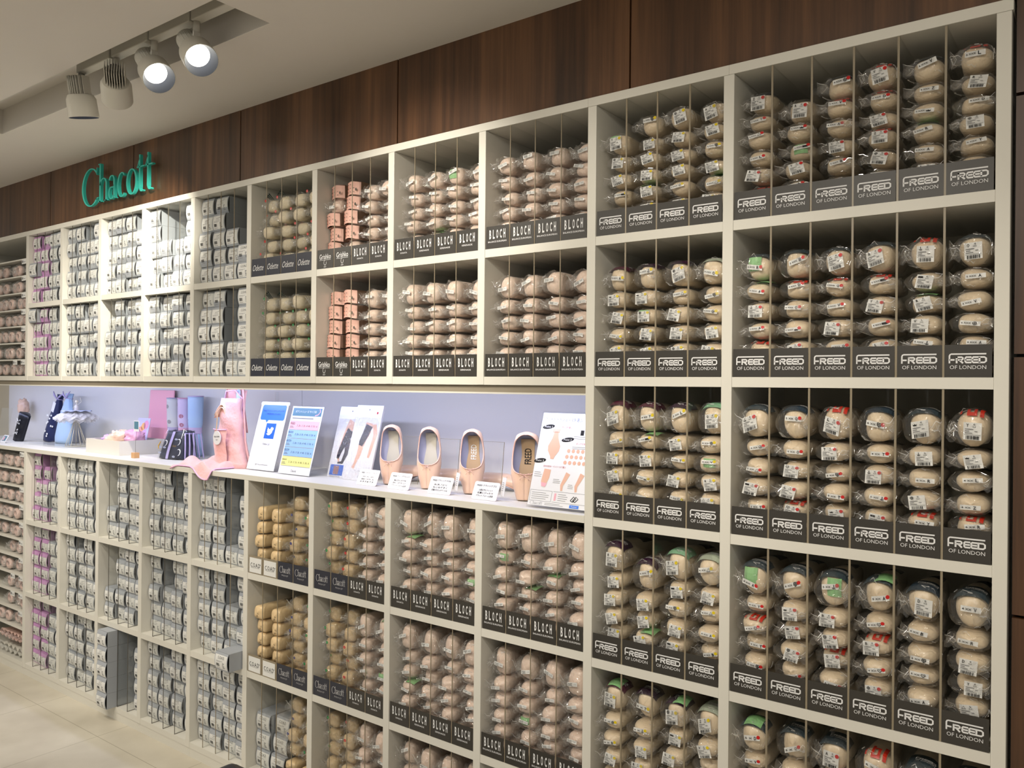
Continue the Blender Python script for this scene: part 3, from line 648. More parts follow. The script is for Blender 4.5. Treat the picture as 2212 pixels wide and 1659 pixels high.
def shoe_thing(b, n, lane, k, cnt, z, tier, style):
    a, c2 = BAYX[b]; lw = (c2-a)/n; last = k == cnt-1
    pitch = {4: .052, 5: .0495, 6: .0455}[cnt]
    if tier == 0 and cnt == 5: pitch = .047
    sz = (pitch-.0012)/.0545*((1.3, 1.5, 1.8, 1.8, 1.7)[tier] if last else rs.uniform(.97, 1.0))*rs.uniform(.95, 1); sx = rs.uniform(.95, .99)*lw/.0956
    y = .022+rs.uniform(0, .026)+(.0 if tier < 2 else -.006)
    x = a+lw*(lane+.5)+rs.uniform(-.0015, .0015)*0; zz_ = z+.0485+k*pitch
    rz = rs.uniform(-.012, .012); ry = rs.uniform(-.12, .12); rx = rs.uniform(0, .025) if last and tier < 2 else 0
    ft = fromtop(k, cnt) if not (k == 0) else 'lowest above card'
    r = empty('bagged_pointe_shoe' if style == 'freed' else 'bagged_satin_shoe', (x, y, zz_), (rx, 0, rz)); r.scale = (sx, 1, sz)
    wh = f"{ORD[lane]} lane, {ft}, {SHN[z]}, {BAYL[b]}"
    sh = {'freed': FRW, 'bloch': BLW}[style]; bg = {'freed': FRB, 'bloch': BLB}[style]
    off = (.004 if style == 'freed' else .004)
    inst(rs.choice(sh), 'satin_shoe', r, (off, .004, 0), (0, ry*.6, rs.uniform(-.012, .012))); inst(rs.choice(bg), 'clear_bag', r, (0, 0, 0))
    if style == 'freed':
        sy = rs.choice(SYM); kind = 'big' if rs.random() < (.4 if b == 10 else .62) else 'strip'
        dot = ('r' if lane < 4 else None) if b == 10 else 'y'
        sizes = ('5 XXX', '6 XXX', '4 XXX') if tier < 2 else (('6 XX', '5 XX', '4 XX') if tier < 4 else ('5 X', '6 X'))
        m1, m2 = sticker(kind, sy, rs.choice(sizes), dot); sa = rs.uniform(-.28, .22)
        lx = rs.uniform(-.012, .006) if kind == 'big' else rs.uniform(-.006, .008)
        s_ = inst(m1, 'price_sticker', r, (lx+.005, -.0058, .022 if kind == 'big' else rs.uniform(.018, .034)), (-.08, sa, .05), (1, 1, 1/max(1, sz)**.9))
        if m2: inst(m2, {'r': 'red_dot', 'y': 'yellow_dot'}[dot], s_)
        bk = BANDPLAN.get((b, tier), {}).get(lane) if last else ('red' if b == 10 and rs.random() < .12 else None)
        if bk: inst(BANDS[bk], 'printed_band', r, (off, .001, 0))
        if (b, tier, lane, k) in GSL: inst(SLIPS[rs.randrange(4)], 'green_slip', r, (.004, .000, 0))
        lb = f"bagged pointe shoe, {wh}"
        if len(lb.split()) > 16: lb = f"bagged shoe, {wh}"
    else:
        sz_ = rs.choice(('XX', '5 XXX', '4 XX', '3 X'))
        m1, m2 = sticker('slip', 'BALANCE' if b == 8 else ('SONATA' if (b == 6 or lane == 0) else 'SERENADE'), sz_, None)
        inst(m1, 'price_sticker', r, (rs.uniform(-.004, .008), -.0058, rs.uniform(.018, .036)), (-.08, rs.uniform(-.35, .25), .05), (1, 1, 1/max(1, sz)**.9))
        if rs.random() < .05: inst(SLIPS[rs.randrange(4)], 'green_slip', r, (.004, 0, 0))
        lb = f"bagged satin shoe, {wh}"
        if len(lb.split()) > 16: lb = f"bagged shoe, {wh}"
    tag(r, lb, 'pointe shoe', {'freed': 'bagged shoes in the tall units', 'bloch': 'bagged satin shoes in the middle bays'}[style])
for b, n in ((10, 6), (9, 4)):
    for t in range(5):
        z = TZ[t]
        for l in range(n):
            cnt = 5 if t else 6
            if (b, t, l) in ((10, 0, 1), (9, 0, 0)): cnt = 5
            if (b, t, l) in ((9, 3, 1),): cnt = 4
            for k in range(cnt):
                if t == 4 and k < (3 if b == 10 else 1): continue
                shoe_thing(b, n, l, k, cnt, z, t, 'freed')
            card('freed', b, l, n, z)
        if t < 4: hidden_layer(b, n, z, range(n), FRW[0])
        else:
            hidden_layer(b, n, z, range(n), FRW[0])
            if b == 10:
                for kk in range(3): hidden_layer(b, n, z+.046+kk*.0495, range(n), FRW[1])
            else: hidden_layer(b, n, z+.044, range(n), FRW[1])
BZ = [U1, U2, LZ[0], LZ[1], LZ[2]]
for b, lanes in ((8, range(4)), (7, range(4)), (6, (2, 3))):
    for t, z in enumerate(BZ):
        if b == 8 and t == 4: continue
        for l in lanes:
            cnt = 5
            for k in range(cnt):
                if t == 4 and k < (3 if b == 7 else 1): continue
                shoe_thing(b, 4, l, k, cnt, z, t, 'bloch')
            card('balance' if b == 8 else ('sonata' if (b == 6 or l == 0) else 'serenade'), b, l, 4, z)
        hidden_layer(b, 4, z, lanes, BLW[0])
        if t == 4:
            for kk in range(3 if b == 7 else 1): hidden_layer(b, 4, z+.046+kk*.0495, lanes, BLW[1])

# shoes in canvas, gold satin and pink sleeves
OVR = {}
def oval(c_):
    if c_ not in OVR:
        m = MB(); m.poly([(.0062*math.cos(2*PI*i/14), 0, .0052*math.sin(2*PI*i/14)) for i in range(14)], mat('oval_'+c_, {'red': (206, 36, 34), 'green': (24, 140, 70), 'blue': (36, 46, 130)}[c_], .35, .5))
        text(m, '22.5', 0, -.001, .006, .0022, WHITE, y=-.0003); OVR[c_] = m.mesh('size_sticker', False)
    return OVR[c_]
rib = MB(); BLKR = mat('black_ribbon', (22, 40, 34), .5, .4)
for i in range(3): rib.tube([(-.03+.01*i, .005, .052+.004*i), (-.018+.008*i, .0, .060+.005*i), (-.004+.01*i, -.002, .056), (.008+.01*i, .002, .044)], [.0008, .0018, .0022, .0007], BLKR, 5)
RIBM = rib.mesh('ribbon', True)
def misc_shoe(b, l, k, cnt, z, style):
    a, c2 = BAYX[b]; lw = (c2-a)/4; x = a+lw*(l+.5); y = .03+rs.uniform(0, .03); last = k == cnt-1
    zz_ = z+.0485+k*.0535; wh = f"{ORD[l]} lane, {fromtop(k, cnt) if k else 'lowest above card'}, {SHN[z]}, {BAYL[b]}"
    nm = {'canvas': 'bagged_canvas_shoe', 'gold': 'unbagged_gold_slipper', 'chac': 'bagged_gold_shoe'}[style]
    r = empty(nm, (x, y, zz_), (rs.uniform(0, .03), 0, rs.uniform(-.012, .012))); r.scale = (lw/.0956*.98, 1, rs.uniform(.96, 1.04)*(1.1 if last else 1))
    if style == 'canvas':
        inst(rs.choice(ODW), 'canvas_shoe', r, (.004, .004, 0), (0, rs.uniform(-.1, .1), 0)); inst(rs.choice(BLB), 'clear_bag', r)
        col = 'red' if z == U1 else 'green'
        if rs.random() < .55: inst(oval(col), 'size_sticker', r, (-.018, -.006, .043), (0, .3, 0))
        if last and l < 2: inst(RIBM, 'ribbon', r)
        lb = f"bagged canvas shoe, {wh}"; g = 'canvas shoes beside the boxes'; ct = 'ballet shoe'
    elif style == 'gold':
        m_ = rs.choice(GDW); inst(m_, 'satin_slipper', r, (0, 0, 0), (0, rs.uniform(-.1, .1), 0))
        r.location.y = .012+.02*rs.random()
        inst(GOLDTXT, 'sole_print', r, (-.002, .0, .012)); lb = f"gold satin slipper, {wh}"; g = 'unbagged gold slippers'; ct = 'ballet shoe'
    else:
        inst(rs.choice(GDW), 'satin_shoe', r, (.002, .004, 0), (0, rs.uniform(-.1, .1), 0)); inst(rs.choice(BLB), 'clear_bag', r)
        col = 'blue' if (b == 5 and l == 2) else ('red' if (b == 6 and l == 1) else 'green')
        if rs.random() < .8: inst(oval(col), 'size_sticker', r, (-.004+rs.uniform(-.01, .01), -.0058, .038), (0, rs.uniform(-.4, .4), 0))
        lb = f"bagged gold shoe, {wh}"; g = 'bagged gold shoes below the counter'; ct = 'pointe shoe'
    if len(lb.split()) > 16 and style == 'chac': lb = f"bagged gold shoe, {wh}"
    if len(lb.split()) > 16: lb = lb.replace('gold shoe', 'shoe')
    if 0: lb = lb.replace(' with '+('red' if 'red st' in lb else 'green' if 'green st' in lb else 'blue')+' sticker', '')
    tag(r, lb, ct, g)
gt = MB(); text(gt, 'C.O.A.D', 0, 0, .028, .006, BLACK, y=0, rot=1.2); text(gt, '23 E', .008, .004, .016, .006, BLACK, y=0, rot=1.2); GOLDTXT = gt.mesh('sole_print', False)
for t, z in enumerate(BZ):
    for l in range(4):
        if t < 2:
            for k in range(5): misc_shoe(5, l, k, 5, z, 'canvas')
            card('odette', 5, l, 4, z)
        elif t < 4:
            for k in range(4 if l < 2 else 5): misc_shoe(5, l, k, 4 if l < 2 else 5, z, 'gold' if l < 2 else 'chac')
            card('coad' if l < 2 else 'serif', 5, l, 4, z)
        elif l > 1:
            for k in range(1, 5): misc_shoe(5, l, k, 5, z, 'chac')
            card('serif', 5, l, 4, z)
    hidden_layer(5, 4, z, range(4) if t < 4 else (2, 3), ODW[0] if t < 2 else GDW[0])
    if t == 4: hidden_layer(5, 4, z+.044, (2, 3), GDW[0])
    if t >= 2:
        for l in (0, 1):
            for k in range(0 if t < 4 else 1, 5): misc_shoe(6, l, k, 5, z, 'chac')
            card('serif', 6, l, 4, z)
        hidden_layer(6, 4, z, (0, 1), GDW[0])
        if t == 4: hidden_layer(6, 4, z+.044, (0, 1), GDW[0])
PINKP = mat('pink_sleeve_paper', (234, 186, 170), .55, .3)
sl = MB()
def slf(u, v):
    x = -.036+.072*u; return (x, .004+.012*(2*u-1)**2+.004*math.sin(v*3), .004+.046*v+.003*math.sin(u*4))
sl.grid(slf, 8, 5, PINKP); sl.grid(lambda u, v: (-.036+.072*u, .012+.20*v, .050+.004*math.sin(u*3)-.004*v), 5, 3, PINKP); sl.grid(lambda u, v: (.036, .016+.18*u, .004+.046*v), 3, 3, mat('brown_sleeve', (120, 88, 62), .6, .3))
sl.grid(lambda u, v: (-.036, .016+.18*u, .050-.046*v), 3, 3, PINKP); sl.grid(lambda u, v: (.036-.072*u, .016+.18*v, .0035), 3, 3, PINKP)
SLM = sl.mesh('paper_sleeve', True)
sp = MB()
for i in range(8): x, z = -.026+(i % 3)*.018, .014+(i//3)*.013; sp.box((x, .001+.012*(x/.036)**2-.0015, z), (x+.006, .0015+.012*(x/.036)**2-.001, z+.0014), BLACK)
sp.poly([(.022+.0042*math.cos(a), .0035, .022+.0055*math.sin(a)) for a in (2*PI*i/12 for i in range(12))], mat('dark_badge', (46, 52, 40), .5))
SPM = sp.mesh('sleeve_print', False)
for t, z in ((0, U1), (1, U2)):
    for l in (0, 1):
        for k in range(5):
            a, c2 = BAYX[6]; lw = (c2-a)/4
            wh = f"{ORD[l]} lane, {fromtop(k, 5) if k else 'lowest above card'}, {SHN[z]}, {BAYL[6]}"
            if t == 0 and (l, k) in ((0, 3), (1, 0)):
                r = empty('bagged_satin_shoe', (a+lw*(l+.5), .04, z+.0485+k*.0535)); inst(BLW[1], 'satin_shoe', r, (0, .004, 0)); inst(BLB[1], 'clear_bag', r)
                m1, _ = sticker('slip', 'XXX', '5', None); inst(m1, 'price_sticker', r, (0, -.0085, .022)); tag(r, f"bagged satin shoe, {wh}", 'pointe shoe', 'bagged satin shoes in the middle bays'); continue
            r = empty('paper_sleeved_shoe', (a+lw*(l+.5)-.002, .025+rs.uniform(0, .03), z+.0485+k*.0535), (0, rs.uniform(-.05, .05), rs.uniform(-.02, .02)))
            r.scale = (1, 1, 1.02); inst(SLM, 'paper_sleeve', r); inst(SPM, 'sleeve_print', r); inst(ODW[0], 'canvas_shoe', r, (0, .02, .002), None, (.95, .9, .95))
            tag(r, f"pink-sleeved shoe, {wh}", 'pointe shoe', 'shoes in pink paper sleeves')
        card('grishko', 6, l, 4, z)
    hidden_layer(6, 4, z, (0, 1), ODW[0])
tag(hid.build('hidden_shoes', smooth=True), 'lowest layers of shoes hidden behind the brand cards', 'shoes', None, 'stuff')

# ------------------------------------------------------------------ wall sign
TEAL = mat('teal_sign', (60, 196, 180), .35, .5)
sg = MB(); logo_serif(sg, .655, 2.475, .69, .175, TEAL, -.018, .014)
o = sg.build('shop_sign'); tag(o, 'raised teal serif lettering on the walnut fascia', 'sign')

# ------------------------------------------------------------------ track and spotlights
WP = mat('white_lamp_paint', (222, 218, 205), .45, .4); WPD = mat('lamp_joint_grey', (120, 116, 108), .4, .5); REF = mat('lamp_reflector', (62, 68, 84), .5, .3)
LENS = mat('lamp_lens', (255, 252, 240), .3, emit=4); LENSD = mat('lamp_lens_turned', (255, 246, 225), .3, emit=3)
ZR = ZC+rh
o = bx((rx0+.15, -.530, ZR-.022), (rx1-.02, -.496, ZR-.0005), WP).build('lighting_track'); tag(o, 'white track along the ceiling slot', 'track')
def spotlight(x, d, lb, lit, power):
    d = Vector(d).normalized(); r = empty('track_spotlight', (x, -.513, ZR-.022)); tag(r, lb, 'spotlight', 'spotlights on the ceiling track')
    bx((-.005, -.018, -.052), (.235, .018, -.0005), WP).build('adapter', r, bevel=.003)
    MB().tube([(0, 0, -.05), (0, 0, -.085)], .011, WP, 16).build('stem', r, smooth=True)
    y = MB(); y.box((-.004, -.011, -.140), (.004, .011, -.082), WP); y.tube([(-.009, 0, -.138), (.009, 0, -.138)], .009, WPD, 14); y.build('yoke', r)
    c0 = Vector((0, 0, -.150)) - d*.0; q = d.to_track_quat('Z', 'Y'); M_ = Matrix.Translation(c0) @ q.to_matrix().to_4x4()
    h = MB(); n = 36
    prof = [(.030, -.022), (.044, -.018), (.0515, -.004), (.053, .062), (.0512, .0625), (.0495, .058), (.037, .022)]
    vs = [M_ @ Vector((rr*math.cos(2*PI*i/n), rr*math.sin(2*PI*i/n), zz)) for rr, zz in prof for i in range(n)]
    h.add(vs, [(j*n+i, j*n+(i+1) % n, (j+1)*n+(i+1) % n, (j+1)*n+i) for j in range(4) for i in range(n)]+[tuple(range(n-1, -1, -1))], WP)
    h2 = [(j*n+i, j*n+(i+1) % n, (j+1)*n+(i+1) % n, (j+1)*n+i) for j in range(4, 6) for i in range(n)]
    k = h.mi(REF); h.f += h2; h.m += [k]*len(h2)
    hs = h.build('housing', r, smooth=True); hs.modifiers.new('e', 'EDGE_SPLIT').split_angle = .6
    l = MB(); l.add([M_ @ Vector((.0365*math.cos(2*PI*i/n), .0365*math.sin(2*PI*i/n), .0225)) for i in range(n)], [tuple(range(n))], LENS if lit else LENSD); l.build('lens', hs)
    f = MB()
    for i in range(9):
        xx = -.032+.008*i; hw = math.sqrt(max(0, .036**2-xx*xx))+.003
        f.add([M_ @ Vector(p) for p in ((xx-.0011, -hw, -.085), (xx+.0011, -hw, -.085), (xx+.0011, hw, -.085), (xx-.0011, hw, -.085), (xx-.0011, -hw, -.012), (xx+.0011, -hw, -.012), (xx+.0011, hw, -.012), (xx-.0011, hw, -.012))], [(0,3,2,1),(4,5,6,7),(0,1,5,4),(1,2,6,5),(2,3,7,6),(3,0,4,7)], WP)
    f.tube([M_ @ Vector((0, 0, -.080 if not lit else -.098)), M_ @ Vector((0, 0, -.012))], .019 if not lit else .0375, WPD if not lit else WP, 24)
    f.build('heat_sink', r)
    p = Vector((x, -.513, ZR-.022))+c0+d*.026
    lamp('spotlight_beam', 'SPOT', p, power, (1, .93, .80), aim=p+d, spot_size=math.radians(56), spot_blend=.9, shadow_soft_size=.02)
spotlight(1.70, (-.10, .22, -1), 'white finned spotlight pointing straight down, leftmost on the track', False, 26)
spotlight(1.955, (-.74, .46, -.52), 'white spotlight turned away showing its cooling fins, second from the left', False, 110)
spotlight(2.205, (.72, -.12, -.62), 'glowing spotlight facing the aisle, beside the one turned away', True, 16)
spotlight(2.455, (.72, -.16, -.62), 'glowing spotlight facing the aisle, rightmost on the track', True, 16)

# ------------------------------------------------------------------ narrow rack of small bags left of the boxes
BAYX[-1] = (-P+T_, 0); RX = -.9
UT = [Z0+k*.0925 for k in range(8)]; LT = [CNT-TCN-.0975*(k+1) for k in range(10)]
r = empty('bag_rack', (-P, 0, 0)); tag(r, 'rack of close-set thin shelves at the end, holding small bagged slippers', 'shelf unit')
bx((-.5, 0, KK), (-.5+T_, DEP, CNT-TCN), LAM).build('upright', r); bx((-.5, 0, Z0-TS), (-.5+T_, DEP, TOP-TS), LAM).build('upright', r)
bx((-.6, 0, TOP-TS), (P-T_*0-.0005, DEP, TOP), LAM).build('top_board', r); bx((-.47, .0015, Z0-TS), (P-.0005, DEP-.004, Z0), LAM).build('shelf', r)
bx((-.6, DEP, KK), (P, DEP+.012, CNT-TCN), LAMB).build('back_panel', r); bx((-.6, DEP, Z0-TS), (P, DEP+.012, TOP-TS), LAMB).build('back_panel', r)
bx((-.6, .003, 0), (P, .02, KK), LAM).build('kick_board', r); bx((-.47, .0015, KK), (P-.0005, DEP-.004, KK+TS), LAM).build('shelf', r)
TAGM = MB(); TAGM.box((-.026, -.001, -.026), (.026, .0002, .0), WHITE); TAGM.box((-.021, -.0018, -.019), (-.009, -.001, -.007), GREYP); text(TAGM, 'Shoes', .008, -.018, .022, .008, GREYP, y=-.0018); TAGM = TAGM.mesh('shelf_tag', False)
for z in UT[1:]+LT: bx((-.47, .004, z-.007), (P-.0005, DEP-.004, z), LAM).build('shelf', r)
for i, z in enumerate(UT[1:]+[LT[0]+.0975]+LT[:-1]): inst(TAGM, 'shelf_tag', r, (P-.030, .0025, z-.004)); (inst(TAGM, 'shelf_tag', r, (P-.13, .0025, z-.004)) if i in (0, 14, 15) else None)
PKS = mat('slipper_pink', (248, 216, 204), .4, .4); GIN = mat('grey_insole', (132, 126, 124), .7, .2)
sm = MB()
def slp(u, v):
    a = 2*PI*u; e = (0.55, .95, 1, .8, .2)[int(round(v*4))]; y = (.0, .004, .014, .026, .032)[int(round(v*4))]
    return (.036*e*math.cos(a)*(1+.1*math.sin(a)), y, .029+.027*e*math.sin(a))
sm.grid(slp, 18, 5, PKS, closeu=True, cap=False); sm.add([(.022*math.cos(2*PI*i/18), .012, .029+.016*math.sin(2*PI*i/18)) for i in range(18)], [tuple(range(18))], GIN)
sm.grid(lambda u, v: ((.022-.002*v)*math.cos(2*PI*u), .0+.012*v, .029+(.016)*math.sin(2*PI*u)), 18, 2, PKS, closeu=True)
SLIP_M = sm.mesh('slipper', True); SB = bag_mesh('clear_bag', FILMB, w=.043, h=.033, L=.08, seed=77, wing=-1, zc=.034)
rq = random.Random(9); RKN = ['lowest', 'second', 'third', 'fourth', 'fifth', 'sixth', 'seventh', 'eighth', 'ninth', 'tenth']
for gi, (zs, nm) in enumerate(((UT[:7], 'upper rack'), ([LT[i] for i in range(9, -1, -1)], 'lower rack'))):
    for i, z in enumerate(zs):
        for j in range(3 if (gi == 1 and i in (1, 2, 4)) else 5):
            x = -.055-.088*j-rq.uniform(0, .004)
            o = empty('bagged_slipper', (x, .012+rq.uniform(0, .02), z+.0006), (0, 0, rq.uniform(-.06, .06))); o.scale = (.95, 1, 1.12)
            tag(o, f"small bagged pink slipper, {('right end', 'second in', 'third in', 'fourth in', 'fifth in')[j]}, {RKN[i]} thin shelf, {nm}", 'slipper', 'bagged slippers on the thin shelves')
            inst(SLIP_M, 'slipper', o, (0, .004, .002), (0, rq.uniform(-.5, .5)*.3, 0)); inst(SB, 'clear_bag', o)
PKB = mat('pink_pack', (232, 196, 184), .4, .4, var=.12, vscale=30); WHB = mat('white_pack', (222, 220, 208), .35, .5, var=.06)
for i in range(12):
    wht = i < 5; x = -.325+.058*(i % 5 if wht else (i-5)*.8)+.02
    m_ = MB(); m_.grid(lambda u, v: (-.03+.06*u, .02+.14*v, .028+.018*math.sin(u*PI)*(1-.3*v)+.004*math.sin(u*9+v*7+i)), 7, 6, WHB if wht else PKB); m_.grid(lambda u, v: (-.03+.06*u, .02+.14*v, .028-.022*math.sin(u*PI)+.003*math.sin(u*7+i)), 7, 6, WHB if wht else PKB)
    m_.grid(lambda u, v: (-.03+.06*u, -.012+.032*v, .026+.02*(v*2-1)*v*math.sin(u*PI)+.006*math.sin(u*5+i)), 7, 4, FILMB)
    o = m_.build('flat_pack', None, True, loc=(x, -.0, KK+TS+.004+(0 if wht else .075)), rot=(.0, 0, 0)); tag(o, f"{'white' if wht else 'pink'} soft pack in the heap at the rack foot, {ORD[(i if wht else i-5) % 6]} along", 'pack', 'soft packs at the rack foot')

# ------------------------------------------------------------------ display niche
ZT = CNT+.0004
def panel(name, lb, cat, x, y, lean, rz=0, grp=None, z=ZT): r = empty(name, (x, y, z), (-lean, 0, rz)); tag(r, lb, cat, grp); return r
def rect(m, x0, z0, x1, z1, mt, y=-.001): m.poly([(x0, y, z0), (x1, y, z0), (x1, y, z1), (x0, y, z1)], mt)
def lines(m, x0, x1, z, n, dz, h=.0012, mt=GREYP, y=-.0012, seed=1):
    q = random.Random(seed)
    for i in range(n): rect(m, x0, z-i*dz, x0+(x1-x0)*q.uniform(.75, 1), z-i*dz+h, mt, y)
PAPER = mat('glossy_print_paper', (238, 238, 240), .22, .5); BLUE = mat('bright_blue_print', (60, 130, 235), .35, .5); LBLU = mat('light_blue_print', (150, 190, 236), .4, .5)
PNKR = mat('pink_row_print', (240, 178, 190), .4, .5); YLWR = mat('yellow_row_print', (238, 234, 150), .4, .5); STEEL = mat('teal_header_print', (84, 130, 150), .4, .5)
SKIN = mat('skin_print', (232, 184, 158), .45, .4); DKP = mat('dark_tights_print', (40, 42, 58), .4, .4)
# booking card
r = panel('booking_stand', 'white card on clear stand with blue speech bubble and bird square', 'card stand', 1.842, .121, .27)
bx((-.003, 0, 0), (.187, .0022, .302), ACRY).build('acrylic_holder', r)
p = MB(); p.box((0, -.0009, .004), (.184, -.0001, .298), PAPER)
p.poly([(.02+.0*0, -.0014, .218), (.052, -.0014, .218), (.062, -.0014, .206), (.072, -.0014, .218), (.168, -.0014, .218), (.174, -.0014, .224), (.174, -.0014, .278), (.168, -.0014, .284), (.02, -.0014, .284), (.014, -.0014, .278), (.014, -.0014, .224)], BLUE)
NAVY = mat('navy_ink', (20, 40, 110), .5)
text(p, 'Twitterでトゥシューズフィッティングの', .094, .254, .140, .0085, NAVY, y=-.0019); text(p, 'ご予約受付中しています!', .094, .240, .100, .0085, NAVY, y=-.0019)
BSQ = mat('mid_blue_print', (36, 104, 205), .35, .5); rect(p, .066, .138, .132, .204, BSQ, -.0014)
bird = [(.078, .158), (.088, .162), (.080, .168), (.083, .170), (.079, .177), (.083, .178), (.080, .187), (.090, .180), (.099, .178), (.102, .187), (.110, .189), (.115, .185), (.121, .187), (.118, .181), (.122, .180), (.117, .175), (.114, .163), (.104, .154), (.092, .152)]
p.poly([(a, -.0019, b) for a, b in bird], WHITE); text(p, 'Follow Us!', .094, .110, .045, .009, GREYP, y=-.0014); text(p, '@ChacottShinjuku', .094, .022, .085, .008, GREYP, y=-.0014)
p.build('printed_sheet', r)
# size chart
r = panel('size_chart_stand', 'white size chart with pink, blue and yellow rows on clear stand', 'card stand', 2.072, .108, .27)
s_ = MB(); s_.box((-.002, 0, 0), (.196, .0022, .285), ACRY); s_.build('acrylic_holder', r); s_ = MB(); s_.box((.02, .0022, .0), (.19, .085, .002), ACRY); s_.build('foot', r, rot=(.27, 0, 0))
p = MB(); p.box((0, -.0009, .003), (.194, -.0001, .283), PAPER); rect(p, .008, .243, .186, .276, STEEL, -.0014); text(p, 'ポアントシューズ サイズ表', .09, .256, .13, .010, WHITE, y=-.0019)
stroke(p, [(.15, .246), (.168, .250), (.178, .262), (.172, .274)], .004, PNKR, -.0019)
lines(p, .012, .18, .231, 1, .004, .0035)
for z0, z1, mt, nm in ((.186, .222, PNKR, 'FREED'), (.150, .184, LBLU, 'BLOCH'), (.114, .148, LBLU, 'BLOCH'), (.076, .112, LBLU, 'BLOCH'), (.036, .074, YLWR, 'Gaynor')):
    rect(p, .006, z0, .188, z1, mt, -.0014); text(p, nm, .024, z0+.020, .028, .009, BLACK, y=-.0019); text(p, '2  2½  3  3½  4  4½  5  5½  6', .115, z0+.012, .125, .008, BLACK, y=-.0019); lines(p, .010, .035, z0+.012, 2, .005, .002, y=-.0019)
    rect(p, .006, z0-.0015, .188, z0-.0008, GREYP, -.0019)
text(p, 'Chacott', .094, .012, .034, .010, GREYP, y=-.0014); p.build('printed_sheet', r)
# hanging tights packets
for i, (x, y, z, w_, h_, ln, lb) in enumerate(((2.300, .170, ZT, .145, .285, .26, 'flat tights packet with dark footless legs printed, under the other packet'), (2.418, .148, ZT, .140, .295, .27, 'front tights packet showing a black knee sleeve on a leg'))):
    r = panel('tights_packet', lb, 'packet', x, y, ln, .03*i, z=z)
    p = MB(); p.box((0, -.0009, 0), (w_, .006, h_-.05), PAPER); p.box((w_*.0, -.0015, h_-.05), (w_, .007, h_), PAPER)
    if i == 0:
        stroke(p, [(.09, .225), (.075, .19), (.062, .16), (.048, .12), (.040, .085), (.050, .062)], [.05, .045, .034, .022, .014, .008], SKIN, -.0014)
        stroke(p, [(.086, .19), (.070, .155), (.050, .115), (.040, .075)], [.045, .038, .024, .014], DKP, -.0018); stroke(p, [(.08, .15), (.085, .10), (.07, .06), (.045, .058)], [.03, .024, .014, .006], DKP, -.0018)
        rect(p, .01, .008, .085, .05, BSQ, -.0014); rect(p, .03, .012, .06, .046, mat('photo_brown', (150, 110, 110), .4), -.0018); text(p, 'FRESH PACK', .045, .001, .06, .005, BLACK, y=-.0014)
    else:
        stroke(p, [(.085, .225), (.080, .19), (.062, .14), (.058, .10), (.045, .06), (.04, .045)], [.04, .036, .030, .022, .012, .018], SKIN, -.0014); stroke(p, [(.110, .22), (.125, .18), (.118, .14), (.110, .09)], [.02, .022, .018, .012], SKIN, -.0014)
        stroke(p, [(.085, .215), (.074, .18), (.062, .150), (.058, .135)], [.038, .034, .030, .022], DKP, -.0018)
        text(p, 'ブラックレッグ', .075, .034, .05, .006, GREYP, y=-.0014); text(p, 'Chacott', .09, .012, .03, .007, GREYP, y=-.0014); p.poly([(w_*.82+.004*math.cos(2*PI*k/12), -.002, h_-.030+.005*math.sin(2*PI*k/12)) for k in range(12)], RED)
    p.poly([(w_*.5+.003*math.cos(2*PI*k/12), -.002, h_-.018+.003*math.sin(2*PI*k/12)) for k in range(12)], GREYP)
    p.build('printed_packet', r)
    f = MB(); f.grid(lambda u, v: (w_*u, -.004-.003*math.sin(u*9+v*6)*math.sin(v*PI), (h_-.05)*v), 10, 12, FILMB); f.build('clear_sleeve', r, smooth=True)
# guide poster
r = panel('guide_poster', 'large printed guide poster in clear stand with red number three', 'poster', 3.378, .030, .30)
r.location.z = ZT+.002
bx((-.004, 0, -.002), (.2145, .0022, .300), ACRY).build('acrylic_holder', r)
p = MB(); p.box((.0, -.0009, .006), (.2145, -.0001, .294), PAPER)
text(p, 'フリードトゥシューズを選ぶ', .078, .268, .135, .012, mat('slate_ink', (70, 84, 110), .5), y=-.0014)
REDP = mat('crimson_print', (190, 28, 50), .4, .5); p.poly([(.172+.0125*math.cos(2*PI*k/20), -.0014, .274+.0125*math.sin(2*PI*k/20)) for k in range(20)], REDP); text(p, '3', .172, .2655, .010, .017, WHITE, y=-.0019, bold=.03)
for (x, z), t_ in (((.028, .250), 'Point 1'), ((.105, .212), 'Point 2'), ((.018, .143), 'Point 3')):
    p.poly([(x+.022*math.cos(2*PI*k/16), -.0014, z+.007*math.sin(2*PI*k/16)+.003*math.cos(2*PI*k/16)) for k in range(16)], BLACK); text(p, t_, x, z-.003, .028, .006, WHITE, y=-.0019)
text(p, 'ウィズ・サイズを選ぶ', .083, .247, .06, .006, REDP, y=-.0014); text(p, 'ボックスを選ぶ', .16, .198, .045, .006, REDP, y=-.0014); text(p, '自分の好み・インソールで選ぶ', .075, .124, .08, .006, REDP, y=-.0014)
stroke(p, [(.060, .236), (.060, .215), (.060, .19), (.060, .175), (.060, .158), (.060, .150)], [.014, .022, .044, .040, .016, .012], SKIN, -.0014)
for k in range(5): stroke(p, [(.050+.005*k, .232), (.049+.0052*k, .244)], .0036, SKIN, -.0014)
for rr in range(3):
    for k in range(6): p.poly([(.115+.0165*k+.006*math.cos(2*PI*q/10)-.003*rr, -.0014, .178-.018*rr+.006*math.sin(2*PI*q/10)) for q in range(10)], SKIN)
stroke(p, [(.052, .118), (.050, .095), (.046, .078), (.046, .066)], [.024, .026, .022, .010], SKIN, -.0014); stroke(p, [(.047, .076), (.046, .064)], [.022, .014], PNKR, -.0018)
for x in (.115, .165): stroke(p, [(x+.012, .110), (x+.004, .09), (x-.004, .072), (x-.002, .056)], [.016, .013, .010, .007], SKIN, -.0014)
